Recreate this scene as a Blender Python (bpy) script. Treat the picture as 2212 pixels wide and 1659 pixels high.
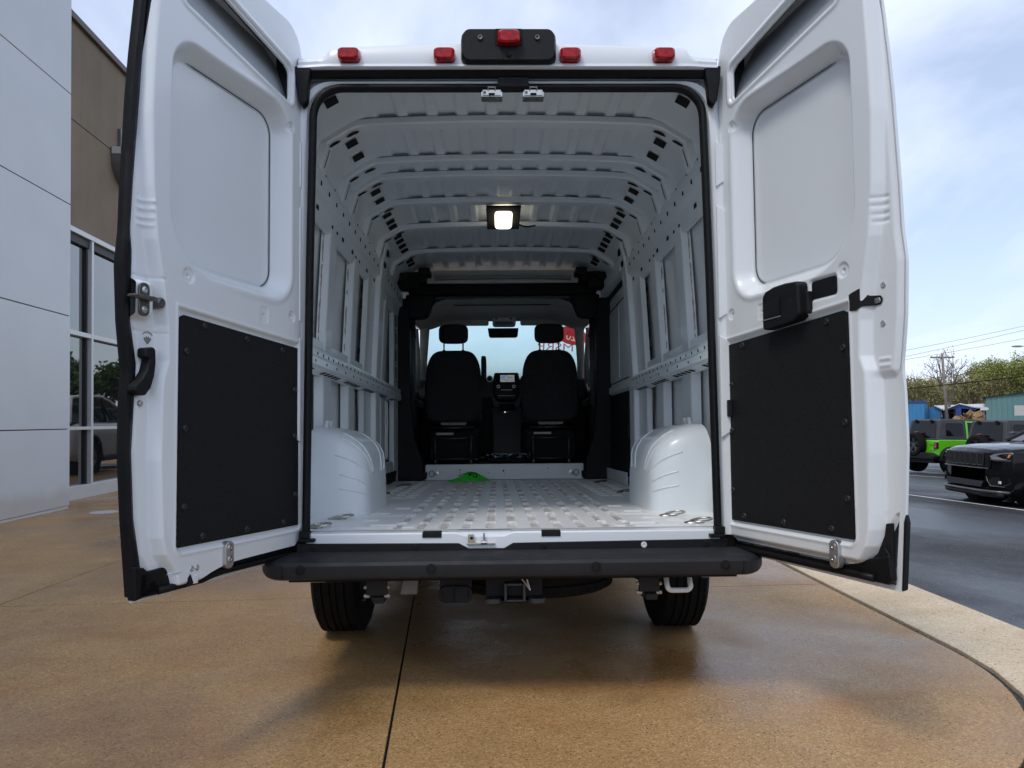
import bpy, bmesh, math, random
import numpy as np
from mathutils import Matrix, Vector
for o in list(bpy.data.objects): bpy.data.objects.remove(o)
SC = bpy.context.scene; COL = SC.collection
rad = math.radians; sin = math.sin; cos = math.cos; PI = math.pi
random.seed(7); RNG = np.random.default_rng(7)

# ------------------------------------------------------------------ camera
def Rx(a): c,s=cos(a),sin(a); return np.array([[1,0,0],[0,c,-s],[0,s,c]])
def Rz(a): c,s=cos(a),sin(a); return np.array([[c,-s,0],[s,c,0],[0,0,1]])
F_PX, PW, PH = 1640., 2212., 1659.
SHIFT = .0176
CR = Rz(rad(-1.1)) @ Rx(PI/2+rad(1.35)) @ Rz(rad(-.53))
RAKE = rad(1.45)                       # the unladen van sits nose-down
RV = Rx(-RAKE); PIV = np.array([0,.95,0.])
def v2w(p): return RV@(np.array(p,float)-PIV)+PIV
CAM = v2w((-.056,-2.98,.955))
def ray(u,v): return CR@np.array([(u-PW/2)/F_PX,-(v-SHIFT*PW-PH/2)/F_PX,-1.])
def at_y(u,v,Y):
    r=ray(u,v); return CAM+r*((Y-CAM[1])/r[1])
cd = bpy.data.cameras.new('camera'); cam = bpy.data.objects.new('camera', cd); COL.objects.link(cam)
cd.sensor_width = 36; cd.lens = 36*F_PX/PW; cd.shift_y = SHIFT; cd.clip_start=.05; cd.clip_end = 3000
M = Matrix([[*CR[i],CAM[i]] for i in range(3)]+[[0,0,0,1]]); cam.matrix_world = M
SC.camera = cam

# ------------------------------------------------------------------ sky, sun, exposure
SUN = Vector((-.68,-.9,1.72)).normalized()
w = bpy.data.worlds.new('World'); SC.world = w; w.use_nodes = True
nt = w.node_tree; N = nt.nodes; L = nt.links; N.clear()
def nn(t, **k):
    n = N.new(t)
    for a,b in k.items(): setattr(n,a,b)
    return n
out = nn('ShaderNodeOutputWorld'); bg = nn('ShaderNodeBackground'); bg.inputs[1].default_value=.1
sky = nn('ShaderNodeTexSky', sky_type='NISHITA'); sky.sun_disc=False
sky.sun_elevation = math.asin(SUN.z); sky.sun_rotation = math.atan2(SUN.x,SUN.y); sky.air_density=1.0; sky.dust_density=1.5; sky.ozone_density=1.2
tc = nn('ShaderNodeTexCoord'); sep = nn('ShaderNodeSeparateXYZ'); L.new(tc.outputs['Generated'],sep.inputs[0])
ad = nn('ShaderNodeMath',operation='ADD'); ab=nn('ShaderNodeMath',operation='ABSOLUTE'); L.new(sep.outputs[2],ab.inputs[0]); L.new(ab.outputs[0],ad.inputs[0]); ad.inputs[1].default_value=.22
cmb = nn('ShaderNodeCombineXYZ')
for i in (0,1):
    dv = nn('ShaderNodeMath',operation='DIVIDE'); L.new(sep.outputs[i],dv.inputs[0]); L.new(ad.outputs[0],dv.inputs[1]); L.new(dv.outputs[0],cmb.inputs[i])
nz = nn('ShaderNodeTexNoise'); nz.inputs['Scale'].default_value=1.25; nz.inputs['Detail'].default_value=7; nz.inputs['Roughness'].default_value=.55; nz.inputs['Distortion'].default_value=.35
mp = nn('ShaderNodeMapping'); mp.inputs['Location'].default_value=(3.1,1.7,0); mp.inputs['Scale'].default_value=(1,.55,1)
L.new(cmb.outputs[0],mp.inputs[0]); L.new(mp.outputs[0],nz.inputs['Vector'])
rp = nn('ShaderNodeValToRGB'); rp.color_ramp.elements[0].position=.38; rp.color_ramp.elements[1].position=.62
rp.color_ramp.elements[0].color=(.36,.36,.36,1); rp.color_ramp.elements[1].color=(.97,.97,.97,1)
L.new(nz.outputs[0],rp.inputs[0])
mx = nn('ShaderNodeMix',data_type='RGBA'); L.new(rp.outputs[0],mx.inputs[0]); L.new(sky.outputs[0],mx.inputs[6]); mx.inputs[7].default_value=(5.5,6.05,7.4,1)
L.new(mx.outputs[2],bg.inputs[0]); L.new(bg.outputs[0],out.inputs[0])
sd = bpy.data.lights.new('sun','SUN'); sd.energy=.8; sd.angle=rad(13); sd.color=(1,.95,.87)
so = bpy.data.objects.new('sun',sd); COL.objects.link(so); so.location=(-6,-8,16); so.rotation_euler = SUN.to_track_quat('Z','Y').to_euler()
SC.view_settings.view_transform='Standard'; SC.view_settings.look='None'; SC.view_settings.gamma=1; SC.view_settings.use_curve_mapping=False
SC.view_settings.exposure = 0.82
SC.render.engine='CYCLES'; SC.cycles.max_bounces=10; SC.cycles.diffuse_bounces=8; SC.cycles.glossy_bounces=4; SC.cycles.transparent_max_bounces=12
SC.cycles.use_denoising=True

# ------------------------------------------------------------------ materials
MATS={}
def base_mat(name):
    m=bpy.data.materials.new(name); m.use_nodes=True; nt=m.node_tree
    b=nt.nodes['Principled BSDF']; MATS[name]=m
    return m,nt,b
def tnoise(nt,scale,detail=3,rough=.5,coord='Object',stretch=None):
    t=nt.nodes.new('ShaderNodeTexCoord'); n=nt.nodes.new('ShaderNodeTexNoise')
    n.inputs['Scale'].default_value=scale; n.inputs['Detail'].default_value=detail; n.inputs['Roughness'].default_value=rough
    if stretch:
        mp=nt.nodes.new('ShaderNodeMapping'); mp.inputs['Scale'].default_value=stretch; nt.links.new(t.outputs[coord],mp.inputs[0]); nt.links.new(mp.outputs[0],n.inputs['Vector'])
    else: nt.links.new(t.outputs[coord],n.inputs['Vector'])
    return n
def ramp(nt,src,stops):
    r=nt.nodes.new('ShaderNodeValToRGB'); e=r.color_ramp.elements
    while len(e)<len(stops): e.new(.5)
    for i,(p,c) in enumerate(stops):
        e[i].position=p; e[i].color=(c if len(c)==4 else (*c,1)) if isinstance(c,tuple) else (c,c,c,1)
    nt.links.new(src,r.inputs[0]); return r
def mixc(nt,fac,a,b,mode='MIX'):
    m=nt.nodes.new('ShaderNodeMix'); m.data_type='RGBA'; m.blend_type=mode
    for i,x in ((0,fac),(6,a),(7,b)):
        if hasattr(x,'is_linked'): nt.links.new(x,m.inputs[i])
        else: m.inputs[i].default_value = x if i==0 else (*x[:3],1)
    return m.outputs[2]
def bumpn(nt,b,src,strength,dist=.01):
    bp=nt.nodes.new('ShaderNodeBump'); bp.inputs['Strength'].default_value=strength; bp.inputs['Distance'].default_value=dist
    nt.links.new(src,bp.inputs['Height']); nt.links.new(bp.outputs[0],b.inputs['Normal'])
def pmat(name,col,rough=.5,metal=0,coat=0,var=.0,vscale=4,rvar=.0,bump=0,bscale=200,emit=None,spec=None):
    m,nt,b=base_mat(name)
    b.inputs['Base Color'].default_value=(*col,1); b.inputs['Roughness'].default_value=rough; b.inputs['Metallic'].default_value=metal
    b.inputs['Coat Weight'].default_value=coat; b.inputs['Coat Roughness'].default_value=.08
    if spec is not None: b.inputs['Specular IOR Level'].default_value=spec
    if var:
        n=tnoise(nt,vscale,5,.6); r=ramp(nt,n.outputs[0],[(.3,tuple(c*(1-var) for c in col)),(.7,tuple(min(1,c*(1+var)) for c in col))]); nt.links.new(r.outputs[0],b.inputs['Base Color'])
    if rvar:
        n=tnoise(nt,vscale*2.3,4,.6); r=ramp(nt,n.outputs[0],[(.3,max(.02,rough-rvar)),(.7,min(1,rough+rvar))]); nt.links.new(r.outputs[0],b.inputs['Roughness'])
    if bump: bumpn(nt,b,tnoise(nt,bscale,2).outputs[0],bump,.002)
    if emit: b.inputs['Emission Color'].default_value=(*emit[0],1); b.inputs['Emission Strength'].default_value=emit[1]
    return m
white=pmat('van_white_paint',(.77,.802,.825),.32,coat=.5,var=.008,vscale=1.2,rvar=.015)
inwhite=pmat('van_inner_primer_white',(.765,.82,.855),.36,coat=.25,var=.02,vscale=1.5,rvar=.03)
blackp=pmat('black_plastic',(.010,.0105,.012),.52,var=.15,vscale=9,rvar=.08,bump=.25,bscale=420,spec=.22)
bumperp=pmat('bumper_plastic',(.024,.025,.029),.52,var=.18,vscale=5,rvar=.1,bump=.3,bscale=520,spec=.22)
board=pmat('black_trim_board',(.0105,.011,.012),.66,var=.22,vscale=95,rvar=.1,bump=.6,bscale=380,spec=.22)
rubber=pmat('black_rubber',(.006,.006,.007),.5,var=.2,vscale=15,rvar=.12,spec=.22)
fabric=pmat('black_seat_fabric',(.034,.034,.037),.9,var=.2,vscale=30,bump=.3,bscale=500,spec=.22)
hole=pmat('hole_black',(.003,.003,.003),.9)
steel=pmat('zinc_steel',(.55,.54,.50),.32,metal=1,var=.1,vscale=20,rvar=.1)
dsteel=pmat('dark_steel',(.14,.135,.13),.42,metal=.8,var=.15,vscale=20,rvar=.1)
alu=pmat('cast_aluminium',(.55,.55,.56),.42,metal=.9,var=.06,vscale=25,rvar=.08)
wht_plastic=pmat('white_plastic',(.7,.7,.68),.5)
beige=pmat('headliner_grey',(.70,.69,.64),.9,var=.06,vscale=8,bump=.2,bscale=300)
sealant=pmat('sealant_tan',(.42,.36,.29),.6,var=.2,vscale=30)
greycloth=pmat('grey_tray',(.16,.16,.16),.7)
lamp_on=pmat('lamp_diffuser',(.9,.85,.7),.4,emit=((1,.90,.70),1.7))
# red lens
m,ntt,b=base_mat('red_lens'); redlens=m
v=ntt.nodes.new('ShaderNodeTexVoronoi'); v.inputs['Scale'].default_value=45; t=ntt.nodes.new('ShaderNodeTexCoord'); ntt.links.new(t.outputs['Object'],v.inputs['Vector'])
r=ramp(ntt,v.outputs['Distance'],[(.2,(.50,.003,.006)),(.7,(.26,.001,.003))]); ntt.links.new(r.outputs[0],b.inputs['Base Color'])
b.inputs['Roughness'].default_value=.16; b.inputs['Coat Weight'].default_value=.25; b.inputs['Specular IOR Level'].default_value=.3
# glass (thin, see-through)
def thinglass(name,tint,refl=.12,rough=.01):
    m=bpy.data.materials.new(name); m.use_nodes=True; nt=m.node_tree; nt.nodes.clear()
    o=nt.nodes.new('ShaderNodeOutputMaterial'); t=nt.nodes.new('ShaderNodeBsdfTransparent'); t.inputs[0].default_value=(*tint,1)
    g=nt.nodes.new('ShaderNodeBsdfGlossy'); g.inputs['Roughness'].default_value=rough; g.inputs[0].default_value=(.9,.95,.95,1)
    lw=nt.nodes.new('ShaderNodeFresnel'); lw.inputs[0].default_value=1.5
    mm=nt.nodes.new('ShaderNodeMixShader'); nt.links.new(lw.outputs[0],mm.inputs[0]); nt.links.new(t.outputs[0],mm.inputs[1]); nt.links.new(g.outputs[0],mm.inputs[2]); nt.links.new(mm.outputs[0],o.inputs[0]); return m
wsglass=thinglass('windscreen_glass',(.66,.86,.86))
sideglass=thinglass('side_glass',(.30,.36,.36))
# storefront glass: dark tinted mirror-like
m,ntt,b=base_mat('storefront_glass'); sfglass=m
b.inputs['Base Color'].default_value=(.010,.012,.012,1); b.inputs['Roughness'].default_value=.015; b.inputs['IOR'].default_value=3.0
bumpn(ntt,b,tnoise(ntt,1.4,2).outputs[0],.05,.02)
# exposed aggregate concrete
def aggregate(name,cols,stain,scale=95,wet=True,sp=.35):
    m,nt,b=base_mat(name)
    tcn=nt.nodes.new('ShaderNodeTexCoord')
    v=nt.nodes.new('ShaderNodeTexVoronoi'); v.inputs['Scale'].default_value=scale; nt.links.new(tcn.outputs['Object'],v.inputs['Vector'])
    sepc=nt.nodes.new('ShaderNodeSeparateColor'); nt.links.new(v.outputs['Color'],sepc.inputs[0])
    r=ramp(nt,sepc.outputs[0],cols)
    fine=tnoise(nt,scale*2.2,4,.7); c=mixc(nt,.35,r.outputs[0],ramp(nt,fine.outputs[0],[(.3,cols[1][1]),(.7,cols[-2][1])]).outputs[0])
    # sparse large dark stones
    v2=nt.nodes.new('ShaderNodeTexVoronoi'); v2.inputs['Scale'].default_value=scale*.36; nt.links.new(tcn.outputs['Object'],v2.inputs['Vector'])
    s2=nt.nodes.new('ShaderNodeSeparateColor'); nt.links.new(v2.outputs['Color'],s2.inputs[0])
    big=nt.nodes.new('ShaderNodeMath'); big.operation='GREATER_THAN'; big.inputs[1].default_value=.84; nt.links.new(s2.outputs[1],big.inputs[0])
    near=nt.nodes.new('ShaderNodeMath'); near.operation='LESS_THAN'; near.inputs[1].default_value=.24; nt.links.new(v2.outputs['Distance'],near.inputs[0])
    mm=nt.nodes.new('ShaderNodeMath'); mm.operation='MULTIPLY'; nt.links.new(big.outputs[0],mm.inputs[0]); nt.links.new(near.outputs[0],mm.inputs[1])
    m3=nt.nodes.new('ShaderNodeMath'); m3.operation='MULTIPLY'; m3.inputs[1].default_value=.75; nt.links.new(mm.outputs[0],m3.inputs[0])
    c=mixc(nt,m3.outputs[0],c,(.07,.05,.04))
    s=tnoise(nt,.62,7,.62); st=ramp(nt,s.outputs[0],[(.30,stain[0]),(.5,(1,1,1)),(.72,stain[1])]); c=mixc(nt,.85,c,st.outputs[0],'MULTIPLY')
    s3=tnoise(nt,2.6,5,.65); st2=ramp(nt,s3.outputs[0],[(.35,(.80,.76,.72)),(.62,(1.06,1.04,1.02))]); c=mixc(nt,.7,c,st2.outputs[0],'MULTIPLY')
    wn=tnoise(nt,.55,5,.55)
    if wet:
        wd_=ramp(nt,wn.outputs[0],[(.36,(.70,.64,.58)),(.55,(1,1,1))]); c=mixc(nt,1,c,wd_.outputs[0],'MULTIPLY')
        ru=tnoise(nt,1.15,6,.6,stretch=(1,1.6,1)); rr2=ramp(nt,ru.outputs[0],[(.56,0.0),(.72,.55)]); c=mixc(nt,rr2.outputs[0],c,(.30,.125,.035))
        oil=tnoise(nt,3.1,3,.5); ro=ramp(nt,oil.outputs[0],[(.70,0.0),(.80,.45)]); c=mixc(nt,ro.outputs[0],c,(.10,.075,.05))
    nt.links.new(c,b.inputs['Base Color'])
    wr=ramp(nt,wn.outputs[0],[(.38,.17 if wet else .6),(.56,.62 if wet else .85)]); nt.links.new(wr.outputs[0],b.inputs['Roughness'])
    b.inputs['Specular IOR Level'].default_value=.38
    bumpn(nt,b,v.outputs['Distance'],sp*.9,.004)
    return m
apron_m=aggregate('exposed_aggregate',[(0,(.18,.105,.042)),(.2,(.345,.205,.082)),(.5,(.41,.250,.102)),(.8,(.46,.29,.125)),(1,(.60,.44,.25))],((.80,.60,.43),(.90,.82,.74)),scale=165)
kerb_m=aggregate('kerb_concrete',[(0,(.40,.31,.20)),(.2,(.53,.43,.29)),(.5,(.61,.50,.345)),(.8,(.66,.55,.39)),(1,(.74,.64,.48))],((.86,.76,.62),(.82,.72,.56)),scale=140,wet=False,sp=.2)
m,ntt,b=base_mat('asphalt'); asphalt_m=m
v=ntt.nodes.new('ShaderNodeTexVoronoi'); v.inputs['Scale'].default_value=85; t=ntt.nodes.new('ShaderNodeTexCoord'); ntt.links.new(t.outputs['Object'],v.inputs['Vector'])
sc_=ntt.nodes.new('ShaderNodeSeparateColor'); ntt.links.new(v.outputs['Color'],sc_.inputs[0])
r=ramp(ntt,sc_.outputs[0],[(0,(.022,.022,.024)),(.6,(.05,.05,.054)),(.93,(.075,.074,.075)),(1,(.16,.155,.15))])
n2=tnoise(ntt,.35,5,.6); r2=ramp(ntt,n2.outputs[0],[(.35,.5),(.65,.85)]); ntt.links.new(mixc(ntt,1,r.outputs[0],r2.outputs[0],'MULTIPLY'),b.inputs['Base Color'])
n3=tnoise(ntt,.22,6,.6); r3=ramp(ntt,n3.outputs[0],[(.40,.34),(.58,.75)]); ntt.links.new(r3.outputs[0],b.inputs['Roughness']); bumpn(ntt,b,v.outputs['Distance'],.25,.004); b.inputs['Specular IOR Level'].default_value=.28
def stucco(name,col):
    m,nt,b=base_mat(name); n=tnoise(nt,1.1,6,.6); r=ramp(nt,n.outputs[0],[(.3,tuple(c*.88 for c in col)),(.7,tuple(c*1.1 for c in col))])
    st=tnoise(nt,1.6,4,.6,stretch=(2.5,2.5,.25)); r2=ramp(nt,st.outputs[0],[(.35,.93),(.6,1.02)]); nt.links.new(mixc(nt,1,r.outputs[0],r2.outputs[0],'MULTIPLY'),b.inputs['Base Color'])
    b.inputs['Roughness'].default_value=.92; bumpn(nt,b,tnoise(nt,150,3,.7).outputs[0],.5,.006); return m
stucco_m=stucco('brown_stucco',(.225,.178,.125))
panel_m=pmat('silver_white_cladding',(.57,.595,.61),.45,metal=.1,var=.03,vscale=.8,rvar=.05)
_nt=panel_m.node_tree; _b=_nt.nodes['Principled BSDF']; _src=_b.inputs['Base Color'].links[0].from_socket; _t=_nt.nodes.new('ShaderNodeTexCoord'); _sp=_nt.nodes.new('ShaderNodeSeparateXYZ'); _nt.links.new(_t.outputs['Object'],_sp.inputs[0])
_n=tnoise(_nt,2.2,6,.7,stretch=(1,1,.35)); _ad=_nt.nodes.new('ShaderNodeMath'); _ad.operation='MULTIPLY_ADD'; _nt.links.new(_n.outputs[0],_ad.inputs[0]); _ad.inputs[1].default_value=-.34; _nt.links.new(_sp.outputs[2],_ad.inputs[2])
_r=ramp(_nt,_ad.outputs[0],[(-.0,(.80,.74,.66)),(.14,(1,1,1))]); _nt.links.new(mixc(_nt,.8,_src,_r.outputs[0],'MULTIPLY'),_b.inputs['Base Color'])
framem=pmat('silver_window_frame',(.60,.61,.61),.4,metal=.4,var=.03)
framed=pmat('dark_frame_gasket',(.015,.015,.015),.5)
coping_m=pmat('brown_coping',(.10,.08,.075),.5,metal=.3)
linem=pmat('road_paint_white',(.72,.71,.68),.7,var=.15,vscale=3)

# ------------------------------------------------------------------ mesh helpers
def mk(name,verts,faces,mat,parent=None,smooth=False,angle=None,bevel=0,kind=None,solid=0,subsurf=0):
    me=bpy.data.meshes.new(name); me.from_pydata([tuple(map(float,p)) for p in verts],[],[tuple(map(int,f)) for f in faces]); me.update()
    if smooth or angle is not None:
        me.polygons.foreach_set('use_smooth',[True]*len(me.polygons))
        if angle is not None: me.set_sharp_from_angle(angle=rad(angle))
    o=bpy.data.objects.new(name,me); COL.objects.link(o)
    if mat: me.materials.append(mat)
    if parent: o.parent=parent
    if solid:
        s=o.modifiers.new('thick','SOLIDIFY'); s.thickness=solid; s.offset=-1
    if bevel:
        bv=o.modifiers.new('bevel','BEVEL'); bv.width=bevel; bv.segments=2; bv.limit_method='ANGLE'; bv.angle_limit=rad(35)
        me.polygons.foreach_set('use_smooth',[True]*len(me.polygons)); me.set_sharp_from_angle(angle=rad(50)) if False else None
        bv.harden_normals=True
    if subsurf:
        s=o.modifiers.new('sub','SUBSURF'); s.levels=s.render_levels=subsurf
    if kind: o['kind']=kind
    return o
def inst(src,loc,rot=(0,0,0),parent=None,scale=(1,1,1),name=None):
    o=src.copy() if False else bpy.data.objects.new(name or src.name.split('.')[0],src.data); COL.objects.link(o)
    o.location=loc; o.rotation_euler=rot; o.scale=scale
    if parent: o.parent=parent
    return o
def tag(o,label,cat,group=None):
    o['label']=label; o['category']=cat
    if group: o['group']=group
    return o
def empty(name,loc=(0,0,0),rz=0):
    o=bpy.data.objects.new(name,None); COL.objects.link(o); o.location=loc; o.rotation_euler=(0,0,rz); o.empty_display_size=.2; return o
ID=lambda a,b,c:(a,b,c)
class MB:
    def __init__(s): s.v=[]; s.f=[]
    def add(s,v,f): k=len(s.v); s.v+=list(v); s.f+=[tuple(i+k for i in q) for q in f]; return s
    def box(s,x0,x1,y0,y1,z0,z1,T=ID):
        s.add([T(*p) for p in [(x0,y0,z0),(x1,y0,z0),(x1,y1,z0),(x0,y1,z0),(x0,y0,z1),(x1,y0,z1),(x1,y1,z1),(x0,y1,z1)]],[(3,2,1,0),(4,5,6,7),(0,1,5,4),(1,2,6,5),(2,3,7,6),(3,0,4,7)]); return s
    def prism(s,poly,a,b,T):     # T(u,v,w)
        n=len(poly); s.add([T(u,v,a) for u,v in poly]+[T(u,v,b) for u,v in poly],[tuple(range(n))[::-1],tuple(range(n,2*n))]+[(i,(i+1)%n,n+(i+1)%n,n+i) for i in range(n)]); return s
    def tube(s,pts,r,n=8,caps=True):
        P=[Vector(p) for p in pts]; rs=r if isinstance(r,(list,tuple)) else [r]*len(P); V=[]; Fc=[]
        ref=None
        for i,p in enumerate(P):
            t=(P[min(i+1,len(P)-1)]-P[max(i-1,0)]).normalized()
            if ref is None: ref=t.orthogonal().normalized()
            a=(ref-t*ref.dot(t)).normalized(); b_=t.cross(a); ref=a
            V+=[p+(a*cos(2*PI*k/n)+b_*sin(2*PI*k/n))*rs[i] for k in range(n)]
        for i in range(len(P)-1):
            Fc+=[(i*n+k,i*n+(k+1)%n,(i+1)*n+(k+1)%n,(i+1)*n+k) for k in range(n)]
        if caps: Fc+=[tuple(range(n))[::-1],tuple(range((len(P)-1)*n,len(P)*n))]
        s.add([tuple(q) for q in V],Fc); return s
    def lathe(s,prof,n,T,closed=False):   # prof [(r,h)], T(x,y,h)
        k=len(prof); V=[T(r*cos(2*PI*i/n),r*sin(2*PI*i/n),h) for i in range(n) for r,h in prof]
        Fc=[(i*k+j,((i+1)%n)*k+j,((i+1)%n)*k+j+1,i*k+j+1) for i in range(n) for j in range(k-1)]
        if closed: Fc+=[(i*k+k-1,((i+1)%n)*k+k-1,((i+1)%n)*k,i*k) for i in range(n)]
        s.add(V,Fc); return s
    def sweepxz(s,path,sec,caps=True):    # path [(x,z)], sec [(n,y)]
        P=np.array(path,float); k=len(sec); V=[]
        for i,p in enumerate(P):
            t0=P[i]-P[i-1] if i>0 else P[1]-P[0]; t1=P[i+1]-P[i] if i<len(P)-1 else P[-1]-P[-2]
            t0=t0/np.linalg.norm(t0); t1=t1/np.linalg.norm(t1); t=t0+t1; t/=np.linalg.norm(t); c=max(.5,float(np.dot(t,t1)))
            nx,nz=-t[1]/c,t[0]/c
            V+=[(p[0]+a*nx,y,p[1]+a*nz) for a,y in sec]
        Fc=[(i*k+j,i*k+(j+1)%k,(i+1)*k+(j+1)%k,(i+1)*k+j) for i in range(len(P)-1) for j in range(k)]
        if caps: Fc+=[tuple(range(k)),tuple(range((len(P)-1)*k,len(P)*k))[::-1]]
        s.add(V,Fc); return s
    def build(s,name,mat,parent=None,**k): return mk(name,s.v,s.f,mat,parent,**k)
def grid(name,X,Y,Z,mat,parent=None,mask=None,flip=False,attr=None,**k):
    a,b=X.shape; V=np.stack([X,Y,Z],-1).reshape(-1,3); i=np.arange((a-1)*b).reshape(a-1,b)[:,:-1]
    Fc=np.stack([i,i+1,i+b+1,i+b],-1) if not flip else np.stack([i,i+b,i+b+1,i+1],-1)
    if mask is not None: Fc=Fc[mask]
    Fc=Fc.reshape(-1,4)
    me=bpy.data.meshes.new(name); me.vertices.add(len(V)); me.vertices.foreach_set('co',V.astype(np.float32).ravel())
    me.loops.add(Fc.size); me.loops.foreach_set('vertex_index',Fc.astype(np.int32).ravel()); me.polygons.add(len(Fc))
    me.polygons.foreach_set('loop_start',np.arange(0,Fc.size,4,dtype=np.int32)); me.polygons.foreach_set('use_smooth',np.ones(len(Fc),bool)); me.update(calc_edges=True)
    if attr is not None:
        at=me.attributes.new(attr[0],'FLOAT','POINT'); at.data.foreach_set('value',attr[1].astype(np.float32).ravel())
    me.validate()
    o=bpy.data.objects.new(name,me); COL.objects.link(o); me.materials.append(mat)
    if parent: o.parent=parent
    if k.get('solid'):
        sm=o.modifiers.new('thick','SOLIDIFY'); sm.thickness=k['solid']; sm.offset=-1
    return o
def sst(a,b,x): t=np.clip((x-a)/(b-a),0,1); return t*t*(3-2*t)
def rbox_sdf(x,y,x0,x1,y0,y1,r):
    qx=np.abs(x-(x0+x1)/2)-(x1-x0)/2+r; qy=np.abs(y-(y0+y1)/2)-(y1-y0)/2+r
    return np.minimum(np.maximum(qx,qy),0)+np.hypot(np.maximum(qx,0),np.maximum(qy,0))-r
def rpoly(x0,x1,y0,y1,r,n=5):
    P=[]
    for cx,cy,a0 in ((x1-r,y1-r,0),(x0+r,y1-r,90),(x0+r,y0+r,180),(x1-r,y0+r,270)):
        P+=[(cx+r*cos(rad(a0+90*i/n)),cy+r*sin(rad(a0+90*i/n))) for i in range(n+1)]
    return P
def interp(tab):
    xs=[a for a,_ in tab]; ys=[b for _,b in tab]; return lambda x: np.interp(x,xs,ys)
def sqe(c,a,e1=.4,e2=.4,nu=20,nv=28,fn=None):   # superellipsoid
    V=[];Fc=[]; pw=lambda t,e: math.copysign(abs(t)**e,t)
    for i in range(nu+1):
        p=-PI/2+PI*i/nu
        for j in range(nv):
            q=2*PI*j/nv; P=[pw(cos(p),e1)*pw(cos(q),e2),pw(cos(p),e1)*pw(sin(q),e2),pw(sin(p),e1)]
            P=[c[k]+a[k]*P[k] for k in range(3)]
            V.append(fn(*P) if fn else tuple(P))
    for i in range(nu):
        for j in range(nv): Fc.append((i*nv+j,i*nv+(j+1)%nv,(i+1)*nv+(j+1)%nv,(i+1)*nv+j))
    return V,Fc
TX=lambda u,v,w:(w,u,v)    # poly in (y,z), extrude x
TY=lambda u,v,w:(u,w,v)    # poly in (x,z), extrude y
def text_mesh(name,txt,size,mat,parent,mtx,extr=.0005):
    cu=bpy.data.curves.new('txt','FONT'); cu.body=txt; cu.size=size; cu.align_x='CENTER'; cu.align_y='CENTER'; cu.extrude=extr
    t=bpy.data.objects.new('txt',cu); COL.objects.link(t); dg=bpy.context.evaluated_depsgraph_get(); dg.update()
    me=bpy.data.meshes.new_from_object(t.evaluated_get(dg)); bpy.data.objects.remove(t); me.transform(Matrix(mtx)); me.materials.clear(); me.materials.append(mat)
    o=bpy.data.objects.new(name,me); COL.objects.link(o)
    if parent: o.parent=parent
    return o

# ================================================================== SETTING
def zlot(x,y):
    x=np.asarray(x,float); y=np.asarray(y,float)
    a=.075*np.clip(x-2.52,0,12.5)+.035*np.clip(x-15.02,0,8); a=np.minimum(a,1.15)
    b=1.15*sst(30,70,y); c=1.15*sst(20,60,-x); return -.016-np.maximum(a,np.maximum(b,c))
xs=np.unique(np.concatenate([np.linspace(-70,-8,20),np.linspace(-8,24,65),np.linspace(24,90,24)])); ys=np.unique(np.concatenate([np.linspace(-45,-6,16),np.linspace(-6,40,60),np.linspace(40,90,24)]))
X,Y=np.meshgrid(xs,ys); lot=grid('parking_lot',X,Y,zlot(X,Y),asphalt_m); lot['kind']='structure'
grass_m=pmat('grass_verge',(.075,.095,.03),.95,var=.35,vscale=.15)
g=mk('ground',[(-1500,-1500,-1.3),(1500,-1500,-1.3),(1500,1500,-1.3),(-1500,1500,-1.3)],[(0,1,2,3)],grass_m); g['kind']='structure'
# apron: dark bed with separate slabs on it
EX,EC,ER=1.98,(.41,.45),1.57
arc=[(EC[0]+ER*cos(rad(-a)),EC[1]+ER*sin(rad(-a))) for a in np.linspace(0,90,19)]
apron=MB().prism([(-14,-1.12),(-14,22),(EX,22)]+arc,-.05,-.011,lambda u,v,w_:(u,v,w_)).build('apron',hole); apron['kind']='structure'
g_=.0045
def slab(poly):
    MB().prism(poly,-.05,0,lambda u,v,w_:(u,v,w_)).build('concrete_slab',apron_m,apron,bevel=.0025)
jx=lambda y:-.455-.068*y if y<1.7 else -.57-.02*(y-1.7)
jy=lambda x:1.68+.062*(x+.5)
slab([(jx(-1.12)+g_,-1.12),(jx(jy(-.56))+g_,jy(-.56)-g_),(EX,jy(EX)-g_)]+arc)
slab([(-2.98+g_,-1.12),(-2.98+g_,jy(-2.98)-g_),(jx(jy(-.56))-g_,jy(-.56)-g_),(jx(-1.12)-g_,-1.12)])
slab([(-8,-1.12),(-8,jy(-8)-g_),(-2.98-g_,jy(-2.98)-g_),(-2.98-g_,-1.12)])
rows=[None,5.6,9.8,14,18,22]; cols=[-8,-2.98,None,EX]
for ri in range(5):
    for ci in range(3):
        y0f=(lambda x:jy(x)) if ri==0 else (lambda x,a=rows[ri]:a); y1=rows[ri+1]
        xa=lambda y,c=cols[ci]: c if c is not None else jx(y); xb=lambda y,c=cols[ci+1]: c if c is not None else jx(y)
        ya=y0f(xa(2)); yb=y0f(xb(2)); e=0 if ci==2 else g_
        slab([(xa(ya)+g_,ya+g_),(xa(y1)+g_,y1-g_),(xb(y1)-e,y1-g_),(xb(yb)-e,yb+g_)])
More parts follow.
